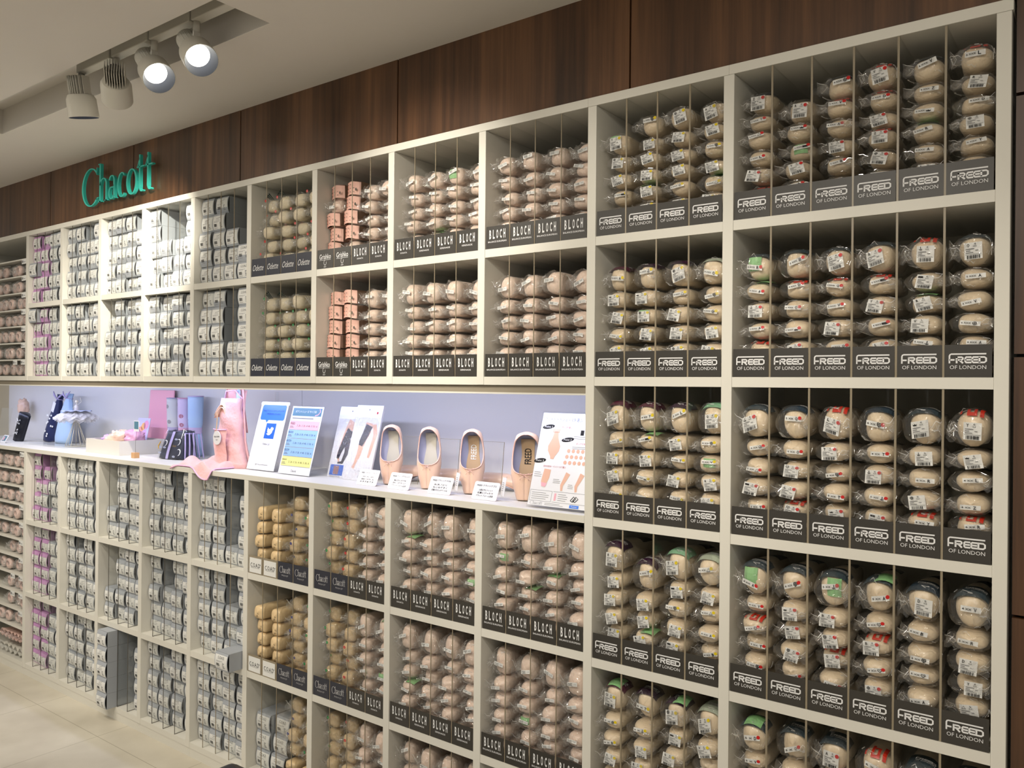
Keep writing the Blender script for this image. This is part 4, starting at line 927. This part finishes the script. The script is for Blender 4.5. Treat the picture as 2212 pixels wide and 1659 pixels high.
rect(p, .146, .227, .158, .243, BLACK); lines(p, .125, .205, .222, 2, .006); lines(p, .125, .21, .190, 2, .005); lines(p, .006, .034, .106, 3, .006); lines(p, .078, .105, .088, 3, .005); lines(p, .133, .152, .075, 3, .005)
for a, b in (((.004, .052), (.082, .052)), ((.086, .052), (.210, .052)), ((.004, .020), (.082, .020)), ((.086, .020), (.210, .020)), ((.004, .020), (.004, .052)), ((.082, .020), (.082, .052)), ((.210, .020), (.210, .052))): stroke(p, [a, b], .0008, GREYP, -.0014)
lines(p, .010, .075, .044, 4, .006); lines(p, .105, .140, .044, 4, .006); stroke(p, [(.095, .025), (.095, .047)], .007, PNKR, -.0014)
for dx in (0, .008): stroke(p, [(.150+dx, .030), (.160+dx, .042), (.168+dx, .036), (.158+dx, .026), (.150+dx, .030)], .0025, BLACK, -.0014)
logo_serif(p, .008, .0085, .048, .0095, GREYP, -.0014); lines(p, .062, .13, .014, 2, .004, .001); rect(p, .150, .008, .182, .017, BLUE, -.0014); text(p, 'Twitter', .166, .0105, .022, .004, WHITE, y=-.0019)
p.build('printed_sheet', r)

# the standing and lying satin shoes
LIN = mat('grey_shoe_lining', (176, 176, 196), .6, .3); INS = mat('tan_insole', (196, 166, 132), .6, .3); SATS = mat('display_satin', (240, 202, 176), .28, .6, sheen=.2)
ZS = [0, .0015, .005, .012, .025, .04, .055, .068, .078, .086, .096, .108, .12, .132, .144, .156, .168, .18, .19, .198, .205, .211, .216, .2205, .224, .226]
def lerp(t, xs, ys):
    for i in range(len(xs)-1):
        if t <= xs[i+1]: q = (t-xs[i])/(xs[i+1]-xs[i]); q = q*q*(3-2*q)*.5+q*.5; return ys[i]+(ys[i+1]-ys[i])*q
    return ys[-1]
def shoe_sec(z): return (lerp(z, [0, .0015, .012, .05, .09, .14, .19, .213, .222, .226], [.016, .021, .024, .032, .0375, .035, .031, .026, .016, .003]), lerp(z, [0, .0015, .012, .05, .09, .15, .2, .216, .226], [.012, .0165, .020, .026, .027, .024, .023, .016, .003]), lerp(z, [0, .08, .15, .226], [0, .003, .006, -.004]))
ZB, ZTOP, ZM, TM = .084, .2155, .150, 1.28
def th0(z):
    q = (z-ZM)/(ZTOP-ZM if z > ZM else ZM-ZB); return 0 if abs(q) >= 1 else TM*(1-abs(q)**2.2)**.5
def sp_(th, z):
    w_, d_, cy = shoe_sec(z); return (w_*math.copysign(abs(math.sin(th))**.9, math.sin(th)), cy-d_*math.cos(th), z)
sh = MB(); nu = 33
ovs = []
for z in ZS:
    t0 = th0(z)
    for i in range(nu): ovs.append(sp_(t0+(2*PI-2*t0)*i/(nu-1), z))
sh.add(ovs, [(j*nu+i, j*nu+i+1, (j+1)*nu+i+1, (j+1)*nu+i) for j in range(len(ZS)-1) for i in range(nu-1)], SATS)
sh.add([sp_(2*PI*i/24, 0) for i in range(24)], [tuple(range(23, -1, -1))], SATS); sh.mi(LIN); SHM = sh.mesh('satin_upper', True)
bd = MB(); n = 30; pts = []
for i in range(n+1): a = PI*i/n; z = ZM-math.cos(a)*((ZM-ZB) if math.cos(a) > 0 else (ZTOP-ZM)); pts.append(sp_(th0(z), z))
pts += [(-x, y, z) for x, y, z in pts[::-1]]
SATR = mat('binding_satin', (236, 190, 170), .35, .5)
bd.tube([Vector(p)+Vector((0, -.0008, 0)) for p in pts], .0018, SATR, 6); 
for sx in (-1, 1):
    bd.tube([(0, -.027, ZB-.003), (.010*sx, -.031, ZB+.004), (.015*sx, -.030, ZB), (.009*sx, -.030, ZB-.005), (0, -.028, ZB-.003)], .0008, SATR, 5); bd.tube([(0, -.028, ZB-.004), (.008*sx, -.031, ZB-.010), (.011*sx, -.031, ZB-.018)], .0008, SATR, 5)
BDM = bd.mesh('binding', True)
def insole(txt):
    i_ = MB(); bk = lambda z: lerp(z, [.06, .15, .21], [.024, .0245, .014])
    i_.grid(lambda u, v: (lambda z: ((2*u-1)*lerp(z, [.06, .1, .15, .205], [.020, .021, .015, .017]), bk(z), z))(.06+.142*v), 5, 14, INS if txt else mat('pale_insole', (206, 200, 186), .6, .3))
    if txt:
        n0 = len(i_.v); text(i_, 'FREED', 0, 0, .052, .016, BLACK if txt == 'd' else WHITE, bold=.01)
        for k in range(n0, len(i_.v)): x, y, z = i_.v[k]; zz_ = .145+x; i_.v[k] = (-(z-.008), bk(zz_)-.0012, zz_)
    return i_.mesh('insole', True)
INSM = {k: insole(k) for k in ('', 'w', 'd')}
def pshoe(x, y, z, rot, lb, t_='', sc=1):
    r = empty('display_pointe_shoe', (x, y, z), rot); r.scale = (sc*(1.22 if t_ != 'd' else 1.4), sc*1.12, sc); tag(r, lb, 'pointe shoe', 'satin shoes in the lit niche')
    o = inst(SHM, 'satin_upper', r); q = o.modifiers.get('t') or o.modifiers.new('t', 'SOLIDIFY'); q.thickness = .0016; q.offset = -1; q.material_offset = 1; q.use_rim = True
    inst(BDM, 'binding', r); inst(INSM[t_], 'insole', r)
SHP = [(2.672, .150, .24, '', 'first'), (2.865, .145, .24, '', 'second'), (3.066, .140, .24, 'w', 'third'), (3.300, .130, .20, 'd', 'fourth')]
SW = ['beside the tights packets', 'second of the row with a pale insole', 'with white lettering on its insole', 'next to the guide poster, dark lettering on insole']
for (x, y, rz, t_, nm), w_ in zip(SHP, SW):
    pshoe(x, y, ZT+.001, (-.10, 0, rz+.25), f"pale satin shoe standing on its toe, {w_}", t_, .97)
    a = Vector((1, .30, .0)).normalized()
    M_ = Matrix.Rotation(-.25, 4, 'Z')
    pshoe(x-.115, y+.108, ZT+.0275, (PI/2, 0, PI/2+.30), f"pale satin shoe lying on its sole behind the upright one, {('leftmost pair', 'second pair', 'third pair', 'pair by the poster')[SHP.index((x, y, rz, t_, nm))]}", '', .97)
    st_ = empty('acrylic_stand', (x+.040, y+.062, ZT), (-.12, 0, .12)); tag(st_, f"clear upright plate propping the {nm} standing shoe", 'stand', 'clear props behind the shoes')
    bx((-.05, 0, 0), (.035, .002, .175), ACRY).build('plate', st_); e = MB(); e.box((.0345, -.0002, 0), (.0355, .0022, .175), ACED); e.box((-.05, -.0002, .1742), (.0355, .0022, .1752), ACED); e.build('plate_edge', st_); bx((-.05, -.05, 0), (.035, 0, .002), ACRY).build('foot', st_)
TXT = [('スタンダードブロック', 'かかとがしっかり', '初めての方にも', 'おすすめです'), ('ウィングブロック', '幅広の方におすすめ', '足をしっかりホールド', 'プラットフォーム広め'), ('クラシックプロ90', '床に押して立つと', 'なじみやすく', '足裏を引き上げてくれる'), ('クラシックプロ', '土踏まずにフィット', '足裏にぴったり', 'プラットフォーム安定')]
PKE = mat('card_edge_pink', (225, 190, 190), .5)
for i, ((x, y), tx) in enumerate(zip(((2.578, .070), (2.745, .064), (2.936, .064), (3.138, .054)), TXT)):
    o = MB(); w_, h_ = .100, .060
    pr = [(a, c_) for cx_, cz_, a0 in ((w_-.006, .006, 270), (w_-.006, h_-.006, 0), (.006, h_-.006, 90), (.006, .006, 180)) for a, c_ in arc(cx_, cz_, .006, .006, a0, a0+90, 4)]
    o.poly([(a, -.0012, c_) for a, c_ in pr], PAPER); n = len(pr); o.add([(a, -.0012, c_) for a, c_ in pr]+[(a, 0, c_) for a, c_ in pr], [(k, n+k, n+(k+1) % n, (k+1) % n) for k in range(n)]+[tuple(range(2*n-1, n-1, -1))], PKE)
    r = empty('info_card', (x, y, ZT), (-.42, 0, .03)); tag(r, f"small white printed card leaning before the {ORD[i]} standing shoe", 'card', 'info cards before the shoes'); o.build('card', r)
    t_ = MB(); text(t_, 'FREED '+tx[0], w_/2, .044, .078, .0068, BLACK, y=-.0018, bold=.015)
    for k in range(3): text(t_, tx[k+1], w_/2, .029-.0095*k, .056+.006*k, .0066, BLACK, y=-.0018, bold=.015)
    t_.build('lettering', r)
    if i > 1:
        r2 = empty('price_tag', (x+.098, y+.025, ZT+.018), (-.15, .06, -.45)); tag(r2, f"narrow white swing tag beside the {ORD[i]} info card", 'tag', 'swing tags on the shoes'); bx((0, 0, 0), (.026, .0006, .058), PAPER).build('tag_card', r2); q = MB(); lines(q, .006, .02, .04, 5, .006, .0015, y=-.0006); q.build('print', r2)
        MB().tube([(.013, 0, .052), (.005, .01, .062), (-.01, .02, .055)], .0005, WHITE, 4).build('string', r2)

# tray, pouches, tubes
TRAYW = mat('white_card_box', (214, 209, 200), .5, .4); PINK = mat('hot_pink_card', (252, 180, 200), .45, .5); PALEP = mat('pale_pink_cloth', (240, 200, 200), .5, .3, sheen=.3, bump=.3)
r = empty('gift_box', (.508, .09, ZT)); tag(r, 'open white card box full of pink ribbons and cards', 'box')
bw, bd_, bh = .339, .24, .072
bx((0, 0, 0), (bw, bd_, .003), TRAYW).build('base', r)
for a, b in (((0, 0, .003), (bw, .003, bh)), ((0, bd_-.003, .003), (bw, bd_, bh)), ((0, .003, .003), (.003, bd_-.003, bh)), ((bw-.003, .003, .003), (bw, bd_-.003, bh))): bx(a, b, TRAYW).build('side', r)
def blob(name, lb, cat, mt, loc, s, seed, rot=(0, 0, 0), amp=.25, parent=None, sq=2.2, freq=3, nu=28, nv=18, flat=True):
    m_ = MB(); ph = seed*3.7
    def f(u, v):
        a = 2*PI*u; b = PI*(v-.5); c_ = math.cos(b); p_ = 2/sq
        v3 = Vector((math.copysign(abs(math.cos(a))**p_, math.cos(a))*c_**p_ if c_ > 0 else 0, math.copysign(abs(math.sin(a))**p_, math.sin(a))*c_**p_ if c_ > 0 else 0, math.copysign(abs(math.sin(b))**p_, math.sin(b))))
        k = 1+amp*noise.noise(v3*freq+Vector((ph, 0, 0)))+amp*.4*noise.noise(v3*freq*2.7+Vector((0, ph, 0)))
        return (v3.x*s[0]*k, v3.y*s[1]*k, max(-s[2]*.98 if flat else -9, v3.z*s[2]*k)+s[2])
    m_.grid(f, nu, nv, mt, closeu=True)
    o = m_.build(name, parent, True, loc=loc, rot=rot)
    if lb: tag(o, lb, cat)
    return o
blob('ribbon_bundle', 'shiny peach ribbon bundle heaped in the white box', 'ribbon', SATS, (.70, .17, ZT+.030), (.085, .04, .042), 3, (0, -.25, .2), .35, freq=4)
blob('ribbon_bundle', 'lilac wrapped bundle at the left end of the white box', 'ribbon', mat('lilac_wrap', (226, 184, 230), .3, .5), (.585, .18, ZT+.028), (.055, .04, .030), 5, (0, .1, 0), .4, freq=5)
blob('ribbon_bundle', 'clear pink bag of ribbon at the box end near the pouch', 'ribbon', mat('pink_wrap', (236, 178, 206), .25, .6), (.79, .20, ZT+.028), (.045, .05, .048), 8, (0, -.1, 0), .35, freq=4)
bx((0, 0, 0), (.10, .03, .018), PINK).build('pink_box', None, loc=(.60, .245, ZT+.07), rot=(.15, -.05, .1), bevel=.002); tag(bpy.data.objects['pink_box'], 'slim hot pink box resting on the bundles in the tray', 'box')
r = panel('picture_card', 'picture card of pastel blossoms standing in the white box', 'card', .655, .27, .2, z=ZT+.06)
p = MB(); p.box((0, -.002, 0), (.12, 0, .12), mat('lavender_card', (206, 206, 236), .4))
for cx_, cz_, rr, cc in ((.04, .05, .024, 'peach_flower'), (.065, .075, .020, 'orange_flower'), (.09, .085, .022, 'pink_flower'), (.085, .04, .02, 'lilac_flower')):
    p.poly([(cx_+rr*math.cos(2*PI*k/14)*(1+.1*(k % 2)), -.0025, cz_+rr*math.sin(2*PI*k/14)*(1+.1*(k % 2))) for k in range(14)], mat(cc, {'peach_flower': (240, 170, 150), 'orange_flower': (246, 190, 120), 'pink_flower': (236, 160, 200), 'lilac_flower': (214, 170, 230)}[cc], .4))
p.build('printed_card', r)
r = panel('pink_folder', 'flat coral pink folder leaning on the back panel', 'folder', .62, .355, .06); bx((0, 0, 0), (.235, .006, .325), PINK).build('cover', r, bevel=.002); MB().tube([(.20, -.004, .29), (.197, -.006, .24), (.198, -.006, .17)], [.001, .003, .003], TRAYW, 8).build('pen', r)
PINK2 = None
r = empty('card_holder', (1.007, .085, ZT)); tag(r, 'tiny picture card on a wire from a wooden cube', 'card holder')
bx((-.015, -.013, 0), (.015, .013, .026), mat('beech_block', (206, 160, 110), .5)).build('block', r, bevel=.001); MB().tube([(0, 0, .024), (.001, 0, .08), (.012, 0, .14)], .0008, WPD, 6).build('wire', r)
p = MB(); p.box((-.012, -.002, .128), (.034, -.001, .180), PAPER); rect(p, -.008, .140, .030, .176, STEEL, -.0025); p.build('card', r)
# moon-pattern pouch in clear vinyl
VIN = mat('dark_navy_cloth', (40, 46, 66), .45, .4); LAV = mat('lavender_trim', (190, 178, 222), .5, .4); GOLD = mat('gold_foil', (214, 170, 70), .3, .6, metal=.6)
r = empty('moon_pouch', (1.09, .135, ZT), (0, 0, .12)); tag(r, 'dark pouch with white moons in a clear vinyl case, lavender strap', 'pouch')
def pou(u, v):
    a = 2*PI*u; x = .5+.5*math.copysign(abs(math.cos(a))**.45, math.cos(a)); y = math.copysign(abs(math.sin(a))**.45, math.sin(a)); t = 1-.45*v**1.5
    return (.012+x*.176+.018*v*(1-2*x), .055+y*.055*t+.02*v, .004+.128*v+.003*math.sin(a*5))
m_ = MB(); m_.grid(pou, 40, 9, VIN, closeu=True, cap=True); m_.build('pouch_body', r, smooth=True)
def pf(x, z): v = (z-.004)/.128; t = 1-.45*v**1.5; return .055-.055*t+.02*v-.0035
m_ = MB()
for cx_, cz_, s_ in ((.055, .075, .013), (.145, .082, .014), (.165, .035, .015)):
    pts = arc(cx_, cz_, s_, s_, -80, 130, 12); n0 = len(m_.v); stroke(m_, pts, [.001+.005*math.sin(PI*k/12) for k in range(13)], WHITE, 0); m_.v[n0:] = [(a, pf(a, c_), c_) for a, b, c_ in m_.v[n0:]]
for cx_, cz_ in ((.035, .03), (.06, .055), (.14, .015), (.125, .095), (.03, .055)):
    m_.poly([(cx_+.011*math.cos(2*PI*k/10), pf(0, cz_)-.0002, cz_+.005*math.sin(2*PI*k/10)) for k in range(10)], mat('cloud_print', (170, 176, 200), .5))
n0 = len(m_.v); text(m_, 'Chacott', .125, .060, .028, .009, GOLD, shear=.3); m_.v[n0:] = [(a, pf(a, c_)-.0006, c_) for a, b, c_ in m_.v[n0:]]
m_.build('moon_print', r)
m_ = MB(); m_.grid(lambda u, v: (.088+.018*u, pf(0, .004+.126*v)-.003, .003+.127*v), 2, 8, LAV); m_.grid(lambda u, v: (.088+.018*u, pf(0, .130)-.003+.05*v, .131), 2, 3, LAV); m_.build('strap', r)
m_ = MB(); m_.grid(lambda u, v: tuple(a*k+c_ for a, k, c_ in zip(pou(u, v), (1.05, 1.1, 1.07), (-.004, -.009, -.002))), 40, 7, ACRY, closeu=True, cap=False); m_.build('clear_case', r, smooth=True)
for i in range(3): MB().tube([(.196+.006*i, .02+.02*i, .005), (.200+.006*i, .018+.02*i, .07), (.190+.004*i, .025+.02*i, .125), (.185+.004*i, .07+.02*i, .120), (.196+.004*i, .08+.02*i, .005)], .0035, LAV, 6).build('side_trim', r)
MB().tube([(.006, .03, .08), (.0, .022, .06), (.004, .02, .045)], [.002, .003, .002], GOLD, 6).build('zip_pull', r)
# rolled tubes
def tubex(x, y, h, r0, c_, lb, strapc, prints):
    r = empty('rolled_mat', (x, y, ZT)); tag(r, lb, 'roll', 'rolled cases against the back panel'); mt = mat(c_[0], c_[1], .4, .4)
    m_ = MB(); nu_ = 28
    def f(u, v):
        a = 2*PI*u; rr = r0*(1-.16*math.exp(-((v-.42)/.10)**2)+.03*math.sin(a*2+v*5)); return (rr*math.cos(a), rr*.8*math.sin(a), h*v)
    m_.grid(f, nu_, 16, mt, closeu=True, cap=True); m_.build('roll', r, smooth=True)
    m_ = MB(); m_.grid(lambda u, v: tuple(k*q for k, q in zip(f(u, .38+.10*v), (1.04, 1.04, 1))), nu_, 3, mat(strapc[0], strapc[1], .5), closeu=True); m_.build('strap', r, smooth=True)
    m_ = MB(); m_.tube([(r0*1.0*math.cos(a), r0*.8*math.sin(a), h) for a in (2*PI*k/24 for k in range(25))], .0025, mat(strapc[0], strapc[1], .5), 6); m_.build('rim_piping', r, smooth=True)
    m_ = MB(); q = random.Random(int(x*100))
    for k in range(12 if prints == 'dots' else 6):
        a = -PI/2+q.uniform(-1, .8); zc_ = h*q.uniform(.05, .95); w_ = .004 if prints == 'dots' else .015
        if .36 < zc_/h < .5: continue
        m_.poly([(lambda aa, z_: (lambda p3: (p3[0]*1.02, p3[1]*1.02, z_))(f(aa/(2*PI) % 1, z_/h)))(a+w_/r0*math.cos(2*PI*j/10), zc_+w_*.7*math.sin(2*PI*j/10)) for j in range(10)], mat('roll_print_'+prints, {'dots': (150, 140, 190), 'bow': (176, 120, 140), 'leaf': (150, 150, 150)}[prints], .5))
    m_.build('print', r)
tubex(.905, .345, .285, .042, ('cream_grey_vinyl', (206, 208, 208)), 'pale grey rolled case with fine print, leftmost of the three', ('lilac_grey', (176, 170, 200)), 'leaf')
tubex(1.003, .345, .286, .041, ('lilac_vinyl', (212, 196, 226)), 'lilac rolled case with bow print, middle of the three', ('pink_strap', (222, 170, 200)), 'bow')
tubex(1.115, .335, .298, .043, ('sky_vinyl', (178, 206, 238)), 'light blue rolled case, rightmost and tallest of the three', ('lavender_strap', (206, 188, 226)), 'dots')
# pink mesh bag with a long hood, hanging and pooling on the counter
MESH = mat('pink_mesh_cloth', (244, 186, 180), .45, .4, sheen=.4, var=.05, vscale=300, bump=.4, bscale=45); PIPE = mat('lilac_pink_piping', (240, 184, 214), .4, .5)
r = empty('pink_mesh_bag', (1.70, .14, ZT)); tag(r, 'pink mesh shoe bag standing tall, its hem pooling over the counter edge', 'bag')
m_ = MB()
def bagf(u, v):
    a = PI*(u-.5)*1.3; z = .30*v; w_ = .085-.020*v+.02*math.exp(-(v/.18)**2); return (w_*math.sin(a)+.02*(1-v)**3, -.045*math.cos(a)*(1-.4*v)+.01*math.sin(z*60+u*9)*.4, z)
m_.grid(bagf, 22, 16, MESH); m_.grid(lambda u, v: (lambda p3: (p3[0], .02-.3*p3[1], p3[2]*1.16))(bagf(u, v)), 14, 10, MESH); m_.build('bag_body', r, smooth=True, solid=.0015)
m_ = MB(); m_.grid(lambda u, v: (-.045+.09*u, -.052-.012*math.sin(u*PI)+.004*math.sin(v*7), .01+.155*v), 8, 8, MESH); m_.tube([(-.047, -.054, .165), (0, -.066, .163), (.047, -.054, .166)], .003, PIPE, 6); m_.build('front_pocket', r, smooth=True)
m_ = MB(); m_.tube([bagf(0, k/12) for k in range(13)]+[(-.02, -.01, .33), (.03, 0, .335)]+[bagf(1, 1-k/12) for k in range(13)], .0032, PIPE, 6); m_.build('piping', r, smooth=True)
m_ = MB(); m_.grid(lambda u, v: (-.05+.028*v*2+.05*math.sin(PI*v)*.3, -.050+.03*math.sin(u*PI)+.02*v, .175+.085*math.sin(PI*(.15+.8*v))+.012*u), 6, 12, SATS); m_.build('satin_strap', r, smooth=True, solid=.002)
m_ = MB(); m_.add([(.028*math.cos(2*PI*k/24)+.005, -.072, .130+.030*math.sin(2*PI*k/24)) for k in range(24)]+[(.028*math.cos(2*PI*k/24)+.005, -.070, .130+.030*math.sin(2*PI*k/24)) for k in range(24)], [tuple(range(24))]+[(k, 24+k, 24+(k+1) % 24, (k+1) % 24) for k in range(24)], PAPER)
text(m_, 'Whole Garden', .005, .132, .040, .007, BLACK, y=-.0728, rot=.08, bold=.01); text(m_, 'TOY', .005, .118, .014, .006, BLACK, y=-.0728); m_.build('round_tag', r)
MB().tube([(-.005, -.068, .16), (-.01, -.062, .20), (-.018, -.055, .235)], .002, mat('tan_cord', (206, 170, 120), .5), 6).build('tag_cord', r)
m_ = MB()
def pud(u, v):
    x = -.225+.305*u; y = -.150+.19*v+.015*math.sin(u*5); e = max(0, math.sin(PI*u))**.5*max(0, math.sin(PI*v))**.5
    zz_ = e*(.028+.030*noise.noise(Vector((x*16, y*16, 1.3)))+.016*math.sin(x*48+y*30))+.0045
    if y < -.140: zz_ = min(zz_, .0015)-max(0, (-.143-y))*1.8
    return (x, y, zz_)
m_.grid(pud, 34, 26, MESH); m_.tube([pud(k/20, 0) for k in range(21)]+[pud(1, k/10) for k in range(1, 11)], .003, PIPE, 6); m_.build('pooled_hem', r, smooth=True)
m_ = MB(); m_.grid(lambda u, v: (.0+.07*u, .03+.008*math.sin(u*8+v*5), .15+.185*v), 8, 10, MESH); m_.grid(lambda u, v: (.012+.03*u, .018, .22+.11*v+.01*math.sin(u*3)), 5, 6, mat('sheer_blue_stripe', (196, 214, 240), .3, .5, var=.25, vscale=90)); m_.build('hood', r, smooth=True, solid=.0015)
# clear acrylic hook rack behind the bag
r = empty('acrylic_stand', (1.86, .25, ZT)); tag(r, 'thin clear upright with chrome hook beside the tall pink bag', 'stand'); bx((0, 0, 0), (.003, .02, .33), ACRY).build('plate', r); MB().tube([(.002, 0, .17), (.02, -.01, .172), (.05, -.012, .170)], .0015, mat('chrome_wire', (190, 190, 200), .15, .5, metal=1), 6).build('hook', r)
# left group: tutu figure, drawstring bags, black pouch, clear plate
WIRE = mat('cream_wire', (236, 228, 206), .4, .4, metal=.2); TUL = film('white_tulle', fac=.05, rough=.4, bump=0, milk=.38, milkc=(.95, .93, .93), edge=.1)
r = empty('ballerina_figure', (.09, .235, ZT)); tag(r, 'wire ballerina figure in a wide white tutu', 'figurine')
m_ = MB()
for k in range(7):
    a = 2*PI*k/7; m_.tube([(.004*math.cos(a), .004*math.sin(a), .165), (.030*math.cos(a), .03*math.sin(a), .08), (.055*math.cos(a), .055*math.sin(a), .004)], .0016, WIRE, 6)
m_.tube([(.055*math.cos(2*PI*k/24), .055*math.sin(2*PI*k/24), .003) for k in range(25)], .0016, WIRE, 6); m_.tube([(-.07, 0, .003), (-.055, 0, .01), (-.05, .01, .003)], .0016, WIRE, 6); m_.build('wire_legs', r, smooth=True)
m_ = MB(); rt_ = random.Random(4)
for L_ in range(6):
    ph = rt_.random()*6; zc_ = .150+.007*L_; R0 = .118-.010*abs(L_-3)
    m_.grid(lambda u, v: (R0*(.12+.88*v)*math.cos(2*PI*u), R0*(.12+.88*v)*math.sin(2*PI*u), zc_+.02*(1-v)-.012*v*v+.007*v*math.sin(26*2*PI*u/2+ph)), 120, 5, TUL, closeu=True)
m_.build('tulle_skirt', r, smooth=False)
m_ = MB(); m_.grid(lambda u, v: (.05*v*math.cos(2*PI*u)*1.6, .05*v*math.sin(2*PI*u)*1.6, .200+.003*math.sin(10*2*PI*u)), 40, 3, mat('silver_lace', (196, 204, 230), .35, .5), closeu=True); m_.build('lace_overskirt', r)
m_ = MB(); m_.tube([(0, 0, .165), (0, 0, .19), (.002, 0, .215), (.003, 0, .235)], [.010, .008, .012, .007], mat('bodice_ivory', (226, 218, 214), .4, .5), 12); m_.build('bodice', r, smooth=True)
m_ = MB(); m_.tube([(.012, 0, .232), (.035, .01, .252), (.045, 0, .275)], .0014, WIRE, 5); m_.tube([(-.010, 0, .232), (-.02, -.01, .215), (-.022, 0, .20)], .0014, WIRE, 5); m_.tube([(.003, 0, .235), (.003, 0, .243)], .003, WIRE, 6)
m_.grid(lambda u, v: (.003+.009*math.cos(2*PI*u)*math.sin(PI*v), .009*math.sin(2*PI*u)*math.sin(PI*v), .252+.010*math.cos(PI*v)), 12, 8, WIRE, closeu=True); m_.build('head_and_arms', r, smooth=True)
LBL = mat('pale_blue_cloth', (176, 206, 240), .5, .3, sheen=.3); NVC = mat('navy_cloth', (30, 40, 84), .5, .3, sheen=.2)
def drawbag(name, loc, w_, h_, mt, lb, rz=0, ry=0, prints=None):
    r = empty(name, loc, (-.12, ry, rz)); tag(r, lb, 'drawstring bag'); m_ = MB()
    def f(u, v):
        a = 2*PI*u; k = lerp(v, [0, .12, .5, .82, .9, 1], [.86, 1, .86, .42, .22, .38]); fo = 1+.10*math.sin(a*7)*max(0, v-.55)*2
        return (w_*k*fo*math.cos(a), .035*(1-.3*v)*k**.3*math.sin(a)*fo, h_*v)
    m_.grid(f, 42, 18, mt, closeu=True, cap=True); m_.build('bag_body', r, smooth=True)
    m_ = MB(); m_.tube([(w_*.24*math.cos(2*PI*k/16), .02*math.sin(2*PI*k/16), h_*.9) for k in range(17)], .003, LAV, 6)
    for sx in (-1, 1): m_.tube([(0, -.02, h_*.9), (sx*.025, -.025, h_*.97), (sx*.045, -.02, h_*1.04)], [.003, .006, .002], LAV, 6)
    m_.build('cord', r, smooth=True)
    if prints:
        m_ = MB(); q = random.Random(3)
        for k in range(10): x, z = q.uniform(-.6, .6)*w_, q.uniform(.08, .62)*h_; m_.poly([(x+.007*math.cos(2*PI*j/9), -.040+.02*(x/w_)**2, z+.006*math.sin(2*PI*j/9)) for j in range(9)], WHITE)
        m_.build('motif_print', r)
    return r
drawbag('drawstring_bag', (-.385, .305, ZT), .055, .29, NVC, 'narrow navy drawstring bag with white motifs behind the blue one', .2, .16, True)
drawbag('drawstring_bag', (-.185, .290, ZT), .090, .295, LBL, 'pale blue drawstring bag leaning behind the tutu figure', 0, 0)
bx((0, 0, 0), (.03, .001, .06), PAPER).build('paper_tag', None, loc=(-.30, .27, ZT+.19), rot=(-.1, .35, 0)); tag(bpy.data.objects['paper_tag'], 'white swing tag hanging over the navy drawstring bag', 'tag')
BKC = mat('black_floral_cloth', (22, 24, 34), .4, .4)
r = empty('folded_umbrella', (-.56, .20, ZT), (-.1, .30, 0)); tag(r, 'black folded umbrella with white blossoms leaning at the far end', 'umbrella')
m_ = MB(); m_.grid(lambda u, v: ((.036+.008*math.cos(6*PI*u)+.012*v)*math.cos(2*PI*u), (.026+.004*math.cos(6*PI*u))*math.sin(2*PI*u), .175*v), 42, 8, BKC, closeu=True, cap=True); m_.build('canopy', r, smooth=True)
m_ = MB(); q = random.Random(6)
for k in range(16): x, z = q.uniform(-.028, .028), q.uniform(.01, .165); m_.poly([(x+.0055*math.cos(2*PI*j/8), -.0335+.4*x*x*10, z+.005*math.sin(2*PI*j/8)) for j in range(8)], WHITE)
m_.build('blossom_print', r)
for x, y, w_, h_, ln, lb in ((-.78, .16, .15, .20, .15, 'clear upright plate at the far end before the pink pouch'), (-.40, .30, .10, .15, .1, 'small clear plate standing behind the black umbrella')):
    r = panel('acrylic_stand', lb, 'stand', x, y, ln); bx((0, 0, 0), (w_, .003, h_), ACRY).build('plate', r); bx((0, -.05, 0), (w_, 0, .003), ACRY).build('foot', r)
o = bx((0, 0, 0), (.50, .15, .010), ACRY).build('acrylic_tray', None, loc=(-.30, .12, ZT), rot=(0, 0, 0)); tag(o, 'flat clear tray lying before the drawstring bags', 'tray')
blob('pink_pouch', 'pink satin pouch with pale strap at the far end', 'pouch', SATS, (-.86, .34, ZT+.15), (.05, .03, .05), 12, (0, .3, 0), .25, freq=3)
r = panel('picture_card', 'small framed picture card at the far counter end', 'card', -.50, .075, .5); p = MB(); p.box((0, -.002, 0), (.06, 0, .05), PAPER); rect(p, .008, .012, .052, .044, STEEL, -.0025); rect(p, .014, .016, .03, .038, PNKR, -.003); p.build('printed_card', r)
o = bx((0, 0, 0), (.03, .02, .012), BLACK).build('small_box', None, loc=(-.55, .06, ZT)); tag(o, 'tiny dark box beside the framed picture card', 'box')

# ------------------------------------------------------------------ black bench corner at the bottom edge
LEA = mat('black_leather', (22, 20, 26), .3, .6)
r = empty('black_bench', (2.64, -1.12, 0)); tag(r, 'black upholstered bench, only its rounded corner in sight', 'bench')
o = bx((0, 0, .36), (1.0, .645, .452), LEA).build('seat', r); q = o.modifiers.new('b', 'BEVEL'); q.width = .035; q.segments = 5
for sx in (.06, .90):
    for sy in (.06, .55): bx((sx, sy, 0), (sx+.04, sy+.04, .36), BLACK).build('leg', r)
